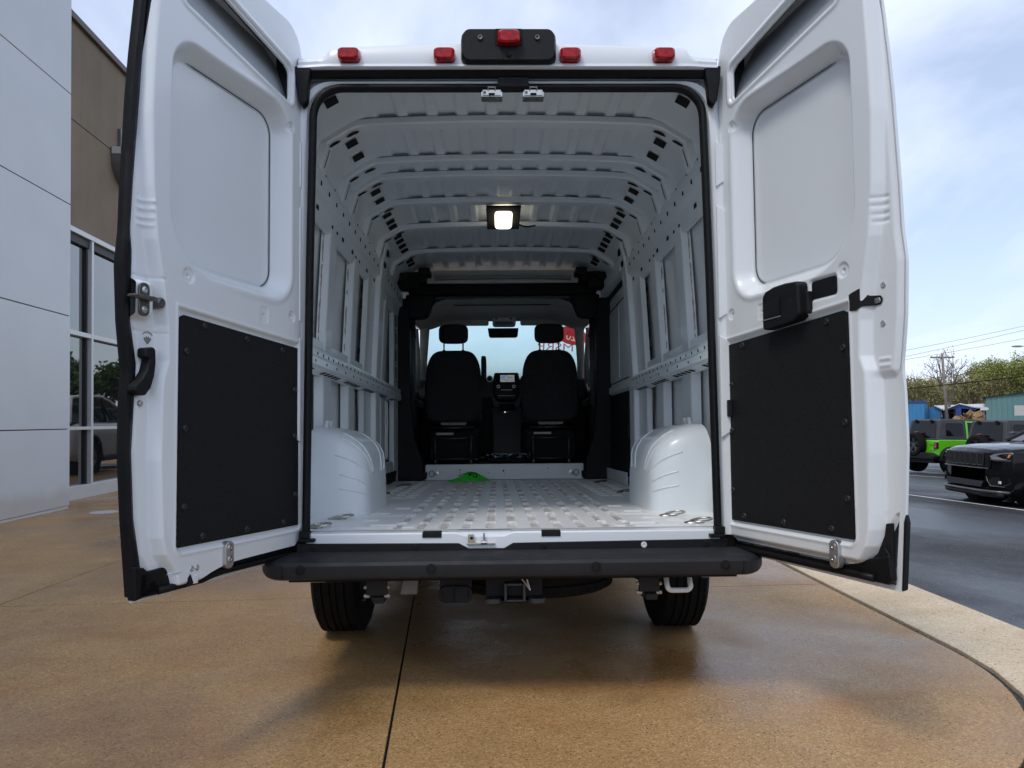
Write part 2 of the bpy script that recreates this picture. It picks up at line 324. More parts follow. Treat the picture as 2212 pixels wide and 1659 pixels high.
# kerb
kerb=MB().prism([(EX+.03,22),(EX+.53,22),(EX+.53,21.9),(EX+.03,21.9)],-.06,-.03,lambda u,v,w_:(u,v,w_)).build('kerb',kerb_m); kerb['kind']='structure'
pathk=[((EX,y),(1,0)) for y in (22,18,14.2,10.4,6.6,2.75,.45)]
for a in np.linspace(10,90,9): pathk.append(((EC[0]+ER*cos(rad(-a)),EC[1]+ER*sin(rad(-a))),(cos(rad(-a)),sin(rad(-a)))))
pathk+= [((x,-1.12),(0,-1)) for x in (-2.5,-6,-9.5,-14)]
def kseg(ps):
    i0=[(p[0]+n[0]*.034,p[1]+n[1]*.034) for p,n in ps]; o0=[(p[0]+n[0]*.54,p[1]+n[1]*.54) for p,n in ps]
    MB().prism(i0+o0[::-1],-.06,.003,lambda u,v,w_:(u,v,w_)).build('kerb_stone',kerb_m,kerb,bevel=.006)
def cut(p,n,d): return ((p[0]+d[0],p[1]+d[1]),n)
for a,b_ in zip(pathk[:5],pathk[1:6]): kseg([cut(*a,(0,-.004)),cut(*b_,(0,.004))])
kseg([cut(*pathk[5],(0,-.004))]+pathk[6:16]); kseg([cut(*pathk[15],(-.008,0)),pathk[16]])
for a,b_ in zip(pathk[16:19],pathk[17:20]): kseg([cut(*a,(-.008,0)),b_])
# painted line and seams on the lot
def ribbon(name,p0,p1,wd,mat,dz,n=24):
    p0=np.array(p0);p1=np.array(p1); d_=(p1-p0)/np.linalg.norm(p1-p0); nr=np.array([-d_[1],d_[0]])*wd/2; t=np.linspace(0,1,n)
    P=p0+np.outer(t,p1-p0); A=P+nr; B=P-nr
    X=np.stack([A[:,0],B[:,0]]);Y=np.stack([A[:,1],B[:,1]]); o=grid(name,X,Y,zlot(X,Y)+dz,mat,lot); return o
ribbon('painted_line',(6.2,14.36),(9.6,5.08),.11,linem,.004)
ribbon('painted_line',(11.0,23.2),(17,23.2),.11,linem,.004); ribbon('painted_line',(11.0,20.4),(17,20.4),.11,linem,.004)
patch_m=pmat('asphalt_patch_dark',(.03,.03,.032),.3,var=.3,vscale=2,rvar=.15)
ribbon('tar_seam',(5.2,14),(9.6,3.6),.03,patch_m,.0035); ribbon('tar_seam',(8.0,16.0),(14,14.6),.05,patch_m,.0035)

# ---- dealership building
WD=np.array([-.0558,.99844]); WN=np.array([.99844,.0558])
def WT(P): return lambda s,z,n_:(P[0]+WD[0]*s+WN[0]*n_,P[1]+WD[1]*s+WN[1]*n_,z)     # along wall, height, outwards
bld=empty('dealership_building',(-7,8,0)); bld['label']='dealership building with pale silver wall panels and brown stucco beside storefront windows'; bld['category']='building'
bld.location=(0,0,0)
T1=WT((-5.43,6.69)); T2=WT((-5.87,6.69))
B=MB(); B.prism([(-14,0.0),(0,0.0),(0,9),(-14,9)],-.03,-7,T1); B.build('wall_core',framed,bld)
zj=[0.03,.99,2.41,3.825,5.235,6.65,8.06,9.0]
for i in range(len(zj)-1):
    for a,b_ in ((-14,-9.6),(-9.6,-5.2),(-5.2,0)):
        MB().prism([(a+.004,zj[i]+.006),(b_-.004 if b_<0 else 0,zj[i]+.006),(b_-.004 if b_<0 else 0,zj[i+1]-.006),(a+.004,zj[i+1]-.006)],-.05,0,T1).build('wall_panel',panel_m,bld,bevel=.003)
    MB().prism([(-7,zj[i]+.006),(-.051,zj[i]+.006),(-.051,zj[i+1]-.006),(-7,zj[i+1]-.006)],0,.03,lambda s,z,n_,T=T1:T(n_,z,s)).build('wall_panel',panel_m,bld,bevel=.003)
MB().prism([(-14,.0),(.0,.0),(.0,.03),(-14,.03)],-.05,-.012,T1).build('base_flashing',framem,bld)
# brown stucco with window bays, leaves from s=0 to 20
S0,S1=-.2,20
for a,b_ in ((S0,5.2),(5.212,10.4),(10.412,15.6),(15.612,S1)):
    MB().prism([(a,3.79),(b_,3.79),(b_,5.275),(a,5.275)],-.3,0,T2).build('stucco_panel',stucco_m,bld)
    MB().prism([(a,5.29),(b_,5.29),(b_,6.66),(a,6.66)],-.3,0,T2).build('stucco_panel',stucco_m,bld)
MB().prism([(S0,3.6),(S1,3.6),(S1,6.7),(S0,6.7)],-.31,-.02,T2).build('wall_backing',framed,bld)
MB().prism([(S0,6.661),(S1,6.661),(S1,6.76),(S0,6.76)],-.33,.06,T2).build('coping',coping_m,bld,bevel=.01)
MB().prism([(S0,3.715),(S1,3.715),(S1,3.79),(S0,3.79)],-.12,.025,T2).build('window_head',framem,bld,bevel=.006)
MB().prism([(S0,0),(S1,0),(S1,.19),(S0,.19)],-.12,.02,T2).build('window_sill',framem,bld,bevel=.006)
mull=[1.5+1.55*k for k in range(12)]
for sm in mull:
    MB().prism([(sm-.03,.19),(sm+.03,.19),(sm+.03,3.715),(sm-.03,3.715)],-.10,.015,T2).build('mullion',framem,bld,bevel=.004)
    MB().prism([(sm-.075,.19),(sm-.031,.19),(sm-.031,3.715),(sm-.075,3.715)],-.10,-.045,T2).build('gasket',framed,bld)
edges=[S0]+mull+[S1]
for z0,z1 in ((.19,.97),(1.015,2.29),(2.355,3.715)):
    for a,b_ in zip(edges[:-1],edges[1:]):
        tl=random.uniform(-.003,.003)
        MB().prism([(a+.03,z0),(b_-.031,z0),(b_-.031,z1),(a+.03,z1)],-.085,-.075+tl,T2).build('window_pane',sfglass,bld)
for z0,z1 in ((.97,1.015),(2.29,2.355)):
    MB().prism([(S0,z0),(S1,z0),(S1,z1),(S0,z1)],-.09,.012,T2).build('transom',framem,bld,bevel=.004)
MB().prism([(S0,.19),(S1,.19),(S1,3.75),(S0,3.75)],-.5,-.3,T2).build('interior_dark',framed,bld)
# sconce on the stucco
sc=empty('wall_sconce',T2(2.45,5.2,0)); tag(sc,'grey half-round wall sconce with pale glass side on brown stucco','lamp')
sm_=pmat('sconce_grey',(.17,.165,.16),.4,metal=.5); sg_=pmat('sconce_glass',(.32,.40,.36),.25)
base=T2(2.45,5.2,0)
def TS(s,z,n_): q=T2(2.45+s,5.2+z,n_); return (q[0]-base[0],q[1]-base[1],q[2]-base[2])
ush=[(.36,.13),(-.36,.13)]+[(-.36*cos(rad(a)),-.02-.36*sin(rad(a))) for a in np.linspace(0,180,21)]
MB().prism(ush,.0,.17,TS).build('rim_body',sm_,sc,bevel=.006)
MB().prism([(u*.84,v*.86) for u,v in ush],.165,.20,TS).build('glass_face',sg_,sc,bevel=.004)
MB().box(-.372,-.33,.02,.15,.02,.128,lambda a,b_,c:TS(a,c,b_)).build('end_cap',framem,sc)
MB().prism([(-.12,.1),(.12,.1),(.12,.5),(-.12,.5)],.0,.05,TS).build('back_plate',sm_,sc,bevel=.004)
dm=MB().lathe([(0.0,.004),(.11,.004),(.15,.003),(.16,.0)],28,lambda x,y,h:(x,y,h)).build('drain_cover',framem); dm.location=(-4.75,6.2,.0015); tag(dm,'small round pale metal cover set in the concrete by the panel wall','cover')

# ================================================================== VAN
van=empty('cargo_van'); tag(van,'white high-roof cargo van with both rear doors open and empty cargo bay','van')
van.matrix_world=Matrix([[*RV[i],(PIV-RV@PIV)[i]] for i in range(3)]+[[0,0,0,1]])
Xo=interp([(.30,.955),(.5,.985),(.7,1.0),(1.0,1.008),(1.35,1.008),(1.7,.995),(2.0,.972),(2.2,.948),(2.35,.915),(2.43,.875),(2.47,.83)])
Xi=interp([(.6,.95),(1.35,.95),(2.07,.915),(2.23,.90),(2.35,.866)])
ztop=interp([(0,2.475),(4.1,2.475),(4.5,2.42),(4.85,2.26),(5.0,2.17),(5.6,1.56),(5.7,1.48),(5.9,1.25),(5.98,1.0)])
# outer sides
ys_=np.unique(np.concatenate([np.linspace(.02,5.98,150)])); t_=np.linspace(0,1,90)
Yg,Tg=np.meshgrid(ys_,t_,indexing='ij'); Zg=.30+(np.minimum(ztop(Yg)-.005,2.47)-.30)*Tg
nose=1-.28*sst(5.2,6.0,Yg)**2
Xg=Xo(Zg)*nose-.07*sst(4.1,5.0,Yg)*sst(1.5,2.3,Zg)
yc=(Yg[:-1,:-1]+Yg[1:,1:])/2; zc_=(Zg[:-1,:-1]+Zg[1:,1:])/2
msk=~(((yc<.56)&(zc_<.50))|(np.hypot(yc-.95,zc_-.37)<.43)|(np.hypot(yc-4.99,zc_-.40)<.43)|((yc>4.32)&(yc<5.25)&(zc_>1.52)&(zc_<2.08-np.clip(yc-4.85,0,9)*1.1)))
for s in (-1,1):
    grid('body_side',s*Xg,Yg,Zg,white,van,mask=msk,flip=(s>0))
    q=lambda y,z:(s*(float(Xo(z))*(1-.28*float(sst(5.2,6.0,np.array(y)))**2)-.07*float(sst(4.1,5.0,np.array(y))*sst(1.5,2.3,np.array(z)))-.006),y,z)
    pts=[(4.30,1.5),(5.27,1.5),(5.27,1.66),(4.86,2.1),(4.30,2.1)]
    mk('side_window',[q(*p) for p in pts],[tuple(range(5))],sideglass,van)
# roof skin
yr=np.concatenate([np.linspace(-.02,.12,8),np.linspace(.16,4.86,90)]); xr=np.linspace(-.84,.84,71); Yg,Xg=np.meshgrid(yr,xr,indexing='ij')
Zg=ztop(Yg)-.005+(.052-.034*(Xg/.69)**2)*(1-sst(.66,.78,np.abs(Xg)))*1.0-.0
Zg=Zg*1.0; rib=.006*(np.cos(Xg*2*PI/.14)>0)*(np.abs(Xg)<.62)*(Yg>.3); Zg=Zg+rib*sst(.3,.4,Yg)
grid('roof_skin',Xg,Yg,Zg,white,van)
# rear roof cap (brow over the doors)
xs2=np.linspace(-.83,.83,111); zt=2.478+(.056-.020*(xs2/.69)**2)*(1-sst(.70,.735,np.abs(xs2)))
prof=[(0,.10,0.0),(0,.02,-.001),(0,-.02,-.003),(0,-.040,-.010),(0,-.050,-.024),(1,-.055,.030),(1,-.052,.020),(1,-.062,.014),(1,-.064,.004),(1,-.055,0),(1,.03,-.004)]
Xc=np.repeat(xs2[:,None],len(prof),1); Yc=np.array([[p[1] for p in prof]]*len(xs2)); Zc=np.array([[ (zt[i]+p[2]) if p[0]==0 else (2.416+p[2]*(1 if abs(xs2[i])<2 else .5)) for p in prof] for i in range(len(xs2))])
Zc=np.maximum(Zc,2.41); edge=sst(.70,.83,np.abs(xs2))[:,None]; Yc=Yc+edge*.012
o=grid('rear_roof_cap',Xc,Yc,Zc,white,van); o.data.set_sharp_from_angle(angle=rad(40))
# rear frame: jambs and header
zo=interp([(.53,.822),(2.2,.795),(2.45,.79)])
def opening(off,zb=.575):
    z1=2.368+off*-1; P=[]
    xw=lambda z: float(np.interp(z,[.55,1.6,2.3],[.812,.801,.788]))-off*1.0
    r=.115
    P=[(-xw(z),z) for z in np.linspace(zb,z1-r,12)]
    for a in np.linspace(180,90,9)[1:]: P.append((-xw(z1)+r+r*cos(rad(a)),z1-r+r*sin(rad(a))))
    P+=[(x,z1+ (0)) for x in np.linspace(-.55,.55,9)]
    for a in np.linspace(90,0,9): P.append((xw(z1)-r+r*cos(rad(a)),z1-r+r*sin(rad(a))))
    P+=[(xw(z),z) for z in np.linspace(z1-r,zb,12)[1:]]
    return P
inner=opening(0)
def outerpt(p,i):
    x,z=p; sx=-1 if x<0 else 1
    return (x,z)
B=MB(); k=len(inner); V=[]
for (x,z) in inner:
    sx=-1 if x<0 else 1
    if z>2.25:
        f=(z-2.25)/.118; ox=sx*max(abs(x)*(.93/.80),0); ox=sx*min(abs(ox),.905); oz=2.25+(2.415-2.25)*f
    else: ox=sx*(float(Xo(z))-.012); oz=z
    V.append(((x,z),(ox,oz)))
for (i_,o_) in V:
    B.v+=[(i_[0]*1.002,.035,i_[1]+.004),(i_[0],.02,i_[1]),(i_[0]+(o_[0]-i_[0])*.12,-.006,i_[1]+(o_[1]-i_[1])*.12),(i_[0]+(o_[0]-i_[0])*.32,-.012,i_[1]+(o_[1]-i_[1])*.32),(i_[0]+(o_[0]-i_[0])*.5,.012,i_[1]+(o_[1]-i_[1])*.5),(i_[0]+(o_[0]-i_[0])*.75,.02,i_[1]+(o_[1]-i_[1])*.75),(o_[0],.0,o_[1]),(o_[0]*1.005,.05,o_[1])]
for i in range(k-1):
    for j in range(7): B.f.append((i*8+j,i*8+j+1,(i+1)*8+j+1,(i+1)*8+j))
B.build('rear_frame',white,van,smooth=True,angle=45)
for s in (-1,1):   # jamb pressings and rubber corner blocks
    J=MB()
    for z0,z1 in ((1.95,2.14),(1.42,1.88),(.95,1.36)):
        J.prism([(.822,z0),(.87,z0+.03),(.87,z1-.03),(.822,z1)],-.017,-.006,lambda u,v,w_,s=s:(s*u,w_,v))
    J.build('jamb_pressing',white,van,bevel=.006)
    MB().prism([(.775,2.425),(.845,2.43),(.838,2.36),(.826,2.29),(.812,2.265),(.792,2.285),(.786,2.36)],-.052,-.012,lambda u,v,w_,s=s:(s*u,w_,v)).build('corner_rubber',rubber,van,bevel=.008)
    MB().box(s*.845,s*.862,-.035,-.0,1.035,1.10).build('door_check_catch',blackp,van,bevel=.003)
    pass
MB().sweepxz([(-.80,2.402),(-.4,2.404),(0,2.405),(.4,2.404),(.80,2.402)],[(-.009,-.03),(.010,-.046),(.014,-.03),(.010,-.01),(-.010,-.01)]).build('header_gasket',rubber,van,smooth=True,angle=40)
sec=[(.016*cos(a)*1.0,-.012+.020*sin(a)) for a in np.linspace(0,2*PI,11)[:-1]]
MB().sweepxz(opening(.012,.578),sec).build('door_opening_seal',rubber,van,smooth=True,angle=60)
sec2=[(.004,-.0),(.004,-.030),(-.004,-.034),(-.006,-.0)]
for s in (-1,1): MB().box(s*.79-.03,s*.79+.03,-.05,.02,.568,.582).box(s*.80-.02,s*.80+.02,-.045,-.01,.582,.61).build('seal_foot',rubber,van,bevel=.004)
# header hardware
MB().box(-.043,.079,-.034,-.012,2.352,2.392).build('header_catch_plate',blackp,van,bevel=.003)
for x in (-.068,.098):
    B=MB().box(x-.042,x+.042,-.02,.03,2.318,2.338).box(x-.036,x+.036,-.024,-.019,2.322,2.345); B.tube([(x-.014,-.02,2.338),(x-.014,-.028,2.352),(x+.014,-.028,2.352),(x+.014,-.02,2.338)],.004)
    o=B.build('door_striker',steel,van,bevel=.002)
    MB().box(x-.012,x+.012,-.026,-.0235,2.322,2.330).build('striker_slot',hole,o)
    sc_s=MB().lathe([(0,.004),(.005,.004),(.006,0)],10,lambda a,b_,h:(a+x-.028,-.024-h,b_+2.333)); sc_s.build('screw',dsteel,o)
# lamps on the brow
def lens(name,x,z,wd,ht,dp,parent,y0=-.05):
    pb=rpoly(-wd/2,wd/2,-ht/2,ht/2,ht*.30,4); n=len(pb); B=MB(); V=[]
    for f,yy in ((1,0),(1.0,-.35),(.93,-.8),(.72,-1.0)):
        V+=[(x+u*f,y0+yy*dp,z+(v*f - .05*ht*(yy<-.5) if v<0 else v*f*(1 if yy>-.5 else .9))) for u,v in pb]
    B.add(V,[(r*n+i,r*n+(i+1)%n,(r+1)*n+(i+1)%n,(r+1)*n+i) for r in range(3) for i in range(n)]+[tuple(range(3*n,4*n))[::-1],tuple(range(n))])
    return B.build(name,redlens,parent,smooth=True,angle=35)
for x in (-.625,-.252,.242,.612):
    o=lens('clearance_lamp',x,2.462,.086,.050,.045,van,y0=-.052)
    MB().prism(rpoly(x-.05,x+.05,2.436,2.492,.018),-.052,-.046,TY).build('lamp_base',white,o)
hs=MB(); pb=rpoly(-.187,.187,2.425,2.552,.03,6); n=len(pb); V=[]
for f,yy,dz in ((1,.03,0),(1,-.06,0),(.985,-.085,.0),(.95,-.098,.002)):
    V+=[(u*f,yy+(.03 if False else 0),2.488+(v-2.488)*f+dz) for u,v in pb]
hs.add(V,[(r*n+i,r*n+(i+1)%n,(r+1)*n+(i+1)%n,(r+1)*n+i) for r in range(3) for i in range(n)]+[tuple(range(3*n,4*n))[::-1],tuple(range(n))])
hb=hs.build('brake_lamp_housing',blackp,van,smooth=True,angle=35)
MB().prism(rpoly(-.054,.054,2.484,2.551,.006),-.1,-.085,TY).build('lamp_recess',hole,hb)
lens('brake_lamp_lens',0,2.511,.090,.054,.035,hb,y0=-.098)
for x in (-.111,.111):
    MB().lathe([(0,.0),(.004,.0),(.0042,.006),(.009,.007),(.011,.004),(.011,0)],16,lambda a,b_,h,x=x:(a+x,-.0985-h,b_+2.516)).build('screw',dsteel,hb)
MB().lathe([(0,.012),(.006,.012),(.010,.009),(.012,0)],16,lambda a,b_,h:(a,-.097-h,b_+2.446)).build('camera_eye',hole,hb)
MB().prism(rpoly(-.024,.024,2.426,2.462,.008),-.101,-.096,TY).build('camera_pod',blackp,hb,bevel=.002)

# ---- rear doors
sL=interp([(.50,.80),(.575,.792),(.737,.825),(.924,.837),(1.10,.828),(1.18,.824),(1.30,.848),(1.43,.847),(1.50,.846),(1.56,.853),(1.695,.846),(1.916,.829),(2.087,.815),(2.263,.796),(2.45,.772),(2.62,.745)])
sO=interp([(.49,.820),(.525,.823),(.739,.846),(.925,.860),(1.09,.858),(1.15,.851),(1.21,.860),(1.30,.872),(1.46,.881),(1.555,.870),(1.69,.866),(1.96,.851),(2.077,.841),(2.25,.822),(2.45,.798),(2.62,.77)])
vl=interp([(.50,.62),(.564,.64),(.62,.682),(.67,.697),(.9,.708),(1.12,.705),(1.155,.700),(1.20,.682),(1.31,.686),(1.45,.71),(1.56,.734),(1.72,.752),(1.94,.760),(2.1,.754),(2.3,.743),(2.62,.715)])
_sL,_sO=sL,sO
zc0=lambda z:.955+(z-.955)/1.022
sL=lambda z:_sL(zc0(z))-.040
sO=lambda z:_sO(zc0(z))-.046
def door(side,ang,hx):
    a=rad(ang); dr=np.array([side*sin(a),-cos(a)]); nr=np.array([-side*cos(a),-sin(a)]); h=np.array([hx,-.02]); left=side<0
    T=lambda s,z,d_:(h[0]+dr[0]*s+nr[0]*d_,h[1]+dr[1]*s+nr[1]*d_,z)
    zs=np.concatenate([np.linspace(.509,.65,42),np.linspace(.654,2.36,428),np.linspace(2.363,2.60,70)])
    if left: s0t=[(.509,.566),(.52,.54),(.535,.49),(.553,.40),(.5565,.02),(.575,-.004),(.63,-.036),(.66,-.042)]
    else: s0t=[(.509,.0),(.546,.004),(.56,-.01),(.61,-.034),(.66,-.042)]
    s0=interp(s0t+[(2.40,-.045),(2.44,-.043),(2.48,-.036),(2.52,-.022),(2.55,-.004),(2.575,.03),(2.59,.075),(2.597,.12),(2.60,.20)])
    if left: s1=lambda z: np.minimum(sL(z),np.interp(z,[.509,.515,.52,.543,.575,.62,.70],[.60,.65,.67,.70,.735,.76,.9]))
    else: s1=lambda z: np.minimum(sO(z)-.004,np.interp(z,[.509,.548,.552,.565,.59,.63,.668,.72,.78],[.50,.60,.625,.665,.70,.728,.745,.775,.9]))
    if not left: zs=zs[zs>.545]
    nS=236; tt=np.linspace(0,1,nS); A=s0(zs)[:,None]; Bq=s1(zs)[:,None]; S=A+(Bq-A)*tt[None]; Z=np.repeat(zs[:,None],nS,1)
    D=np.zeros_like(S)
    # window recess: soft deep bevel to a flat panel
    do=-rbox_sdf(S,Z,.045,.700,1.475,2.245,np.where((S>.35)&(Z<1.85),.22,.125)); di=rbox_sdf(S,Z,.105,.625,1.532,2.195,np.where((S>.35)&(Z<1.85),.17,.075))
    f=np.where(di<=0,1,np.where(do<=0,0,np.clip(do,0,9)/(np.clip(do,0,9)+np.clip(di,0,9)+1e-6)))
    f=sst(.10,.90,f); D-=.062*f
    D-=.010*np.exp(-(di/.0042)**2)*np.clip(sst(.50,.15,S)*sst(1.6,1.7,Z)+sst(2.05,2.15,Z)*sst(.60,.5,S)+.25,0,1)
    D+=.004*np.exp(-((do)/.012)**2)*sst(.5,.2,S)
    # upper slot (slanted)
    zb=2.262+(S-.06)*.148; ztp=2.415+(S-.05)*.185
    sd=np.maximum(np.maximum(zb-Z,Z-ztp),np.maximum(.047-S,S-.655)); qx=np.maximum(np.maximum(.047-S,S-.655)+.03,0); qz=np.maximum(np.maximum(zb-Z,Z-ztp)+.03,0)
    sdr=np.where((qx>0)&(qz>0),np.hypot(qx,qz)-.03,sd)
    D-=.012*sst(.0,-.009,sdr); D+=.005*np.exp(-((sdr-.008)/.008)**2)
    # flange beyond the ridge
    D-=.034*sst(.002,.032,S-vl(Z)); D-=.010*sst(.02,-.0,(s1(Z)-S))
    # rounding at hinge edge, top and bottom
    D-=.020*sst(.018,0.0,S-s0(np.clip(Z,.66,3)))
    D-=.02*sst(2.585,2.60,Z)
    D-=.022*sst(.022,0,np.where(Z<.62,Z-(.556 if not left else .509),1)) if not left else .016*sst(.525,.509,Z)
    # seat for the trim board
    bd=rbox_sdf(S,Z,-.016,.642,.624,1.322+.055*1*0+.0,.02); zt_=1.325+.056*(S-0)
    bd=np.maximum(rbox_sdf(S,Z,-.016,.642,.624,1.60,.02),Z-zt_-.004); D-=.012*sst(.012,-.002,bd); D+=.003*np.exp(-((bd-.012)/.006)**2)
    for (cs,cz,r_) in ((.606 if left else .63,1.479,.026),(.043 if left else .026,1.434,.022),(.055,2.172,.022)):
        rr=np.hypot(S-cs,Z-cz); D-=.005*sst(r_,r_*.8,rr); D-=.01*sst(.007,.004,rr)
    rb=rbox_sdf(S,Z,.196,.236,1.388,1.442,.004); D-=.003*sst(.003,-.002,rb); D-=.01*sst(.006,.003,np.hypot(S-.216,Z-1.415))
    for cz in (1.60,1.622,1.648,1.672): D+=.004*np.exp(-((Z-cz)/.005)**2)*sst(.024,.016,np.abs(S-.770))*(1 if left else -1)
    if left:
        D+=.030*sst(.012,-.012,rbox_sdf(S,Z,.742,.832,1.322,1.432,.018))
        D-=.003*np.exp(-((Z-1.283)/.003)**2)*(S>.69)*(S<.82); D-=.003*np.exp(-((Z-1.447)/.003)**2)*(S>.70)*(S<.83)
    else:
        D-=.014*sst(1.155,1.125,Z)*sst(.70,.74,S)
        D+=.004*np.exp(-((Z-1.185)/.005)**2)*sst(.026,.018,np.abs(S-.755)); D+=.004*np.exp(-((Z-1.165)/.005)**2)*sst(.026,.018,np.abs(S-.755))
        D-=.008*sst(.006,-.004,rbox_sdf(S,Z,.478,.600,1.408,1.474,.012))
    P=[h[i]+dr[i]*S+nr[i]*D for i in (0,1)]
    cm=sdr[:-1,:-1]>-.0075
    dobj=grid('rear_door',P[0],P[1],Z,white,van,flip=left,mask=cm)
    # outer skin slab
    zz=np.linspace(.495,2.40,60); ol=[(-.055,.503)]+[(float(sO(z))-(.0 if not left else .004),z+(0 if z>.5 else (.0 if not left else -.004))) for z in zz]+[(.735,2.55),(.71,2.585),(.66,2.61),(.12,2.61),(.05,2.60),(-.015,2.565),(-.05,2.51),(-.06,2.44),(-.06,.55)]
    n_=len(ol); ins=[(min(max(a_,.10),.66),min(max(c_,.60),2.48)) for a_,c_ in ol]; mid_=[(min(max(a_,-.01),.735),min(max(c_,.53),2.565)) for a_,c_ in ol]
    V=[T(a_,c_,-.046) for a_,c_ in ol]+[T(a_,c_,-.056) for a_,c_ in ol]+[T(a_,c_,-.085) for a_,c_ in mid_]+[T(a_,c_,-.116) for a_,c_ in ins]
    inn_=[(.37+(a_-.37)*.95,1.55+(c_-1.55)*.985) for a_,c_ in ol]; V+=[T(a_,c_,-.048) for a_,c_ in inn_]
    Fk=[(r_*n_+i,r_*n_+(i+1)%n_,(r_+1)*n_+(i+1)%n_,(r_+1)*n_+i) for r_ in range(3) for i in range(n_)]+[(4*n_+i,4*n_+(i+1)%n_,(i+1)%n_,i) for i in range(n_)]+[tuple(range(3*n_,4*n_))]
    mk('outer_skin',V,Fk,white,dobj,smooth=True,angle=50)
    cavm=MATS.get('door_cavity') or pmat('door_cavity',(.40,.43,.46),.5); cavd=MATS.get('door_cavity_shade') or pmat('door_cavity_shade',(.02,.02,.022),.7)  # near-black slot end and roof carry the recess shade in their colour
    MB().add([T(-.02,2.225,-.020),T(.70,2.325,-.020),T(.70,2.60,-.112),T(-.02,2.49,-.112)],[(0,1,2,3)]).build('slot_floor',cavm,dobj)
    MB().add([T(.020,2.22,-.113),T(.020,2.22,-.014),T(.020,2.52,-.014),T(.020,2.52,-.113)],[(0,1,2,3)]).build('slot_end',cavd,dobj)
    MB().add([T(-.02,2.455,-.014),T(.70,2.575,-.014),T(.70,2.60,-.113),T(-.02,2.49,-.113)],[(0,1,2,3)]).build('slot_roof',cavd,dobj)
    sm2=MATS.get('seam_dark_grey') or pmat('seam_dark_grey',(.06,.062,.066),.8)  # dark grey sealed seam round the flat panel
    pth=[(a_,2.195) for a_ in np.linspace(.56,.18,14)]+[(.18+.075*cos(rad(q)),2.12+.075*sin(rad(q))) for q in np.linspace(90,180,9)[1:]]+[(.105,c_) for c_ in np.linspace(2.08,1.62,12)]+[(.18+.075*cos(rad(q)),1.607+.075*sin(rad(q))) for q in np.linspace(180,255,7)]
    MB().tube([T(a_,c_,-.0612) for a_,c_ in pth],[.0008]+[.0021]*(len(pth)-2)+[.0008],6).build('panel_seam',sm2,dobj,smooth=True)
    so_=[]   # rolled lip round the slot
    zbf=lambda a_:2.262+(a_-.06)*.148; ztf=lambda a_:2.415+(a_-.05)*.185
    L0,L1,rr_=.053,.649,.030
    for a_ in np.linspace(L0+rr_,L1-rr_,14): so_.append((a_,zbf(a_)+.006))
    for q in np.linspace(-90,0,7)[1:]: so_.append((L1-rr_+rr_*cos(rad(q)),zbf(L1)+.006+rr_+rr_*sin(rad(q))))
    for q in np.linspace(0,90,7): so_.append((L1-rr_+rr_*cos(rad(q)),ztf(L1)-.006-rr_+rr_*sin(rad(q))))
    for a_ in np.linspace(L1-rr_,L0+rr_,14)[1:]: so_.append((a_,ztf(a_)-.006))
    for q in np.linspace(90,180,7)[1:]: so_.append((L0+rr_+rr_*cos(rad(q)),ztf(L0)-.006-rr_+rr_*sin(rad(q))))
    for q in np.linspace(180,270,7): so_.append((L0+rr_+rr_*cos(rad(q)),zbf(L0)+.006+rr_+rr_*sin(rad(q))))
    so_.append(so_[0]); MB().tube([T(a_,c_,-.012) for a_,c_ in so_],.0075,8,caps=False).build('slot_lip',white,dobj,smooth=True)
    # bottom seal and edges
    MB().prism([(-.03,.512),(.75,.512),(.765,.53),(.755,.60),(.66,.575),(-.03,.573)] if not left else [(-.03,.512),(.37,.512),(.57,.500),(.775,.504),(.765,.575),(.66,.58),(-.03,.573)],-.046,-.022,T).build('bottom_seal',rubber,dobj,bevel=.006)
    MB().tube([T(s_,.525 if not left or s_<.45 else .515,-.018) for s_ in np.linspace(.0,.70,12)],.012,8).build('seal_bead',rubber,dobj,smooth=True)
    if left:
        zz=np.concatenate([np.linspace(.51,2.40,110),np.linspace(2.41,2.6,10)]); V=[];Fc=[]
        for z in zz:
            a0,a1=float(sL(z))-.004,float(sO(z))+.008; mid=(a0+a1)/2
            V+=[T(a0,z,-.06),T(a0,z,-.036),T(mid,z,-.028),T(a1-.003,z,-.034),T(a1,z,-.05),T(a1-.003,z,-.064)]
        for i in range(len(zz)-1): Fc+=[(i*6+j,i*6+(j+1)%6,(i+1)*6+(j+1)%6,(i+1)*6+j) for j in range(6)]
        mk('edge_seal',V,Fc,rubber,dobj,smooth=True,angle=50)
        MB().prism([(.68,.512),(.785,.499),(.79,.60),(.75,.59),(.71,.555)],-.052,-.022,T).build('corner_rubber',rubber,dobj,bevel=.006)
    else:
        MB().prism([(.655,.527),(.755,.520),(.758,.695),(.735,.692),(.728,.655),(.70,.60),(.665,.57)],-.047,-.034,T).build('corner_trim',blackp,dobj,bevel=.004)
        MB().prism([(.705,.535),(.750,.527),(.752,.60),(.735,.62)],-.036,-.028,T).build('corner_rib',blackp,dobj,bevel=.003)
        MB().prism([(.776,.497),(.788,.503),(.806,.70),(.800,.725),(.792,.70)],-.060,-.044,T).build('edge_guard',blackp,dobj,bevel=.004)
    TD=T; T3=lambda s_,z_,d_:TD(s_+d_*1.03,z_,d_)
    # trim board with button screws
    tb=[(-.012,.632),(.636,.632),(.640,.64),(.638,1.345),(.62,1.353),(-.004,1.318),(-.010,1.305)]
    MB().prism(tb,-.011,-.004,T).build('trim_board',board,dobj,bevel=.003)
    scr=[(.529,1.33),(.313,1.315),(.102,1.299),(.61,1.24),(.018,1.153),(.613,.999),(.018,.975),(.614,.755),(.012,.75),(.529,.656),(.305,.652),(.088,.653)]
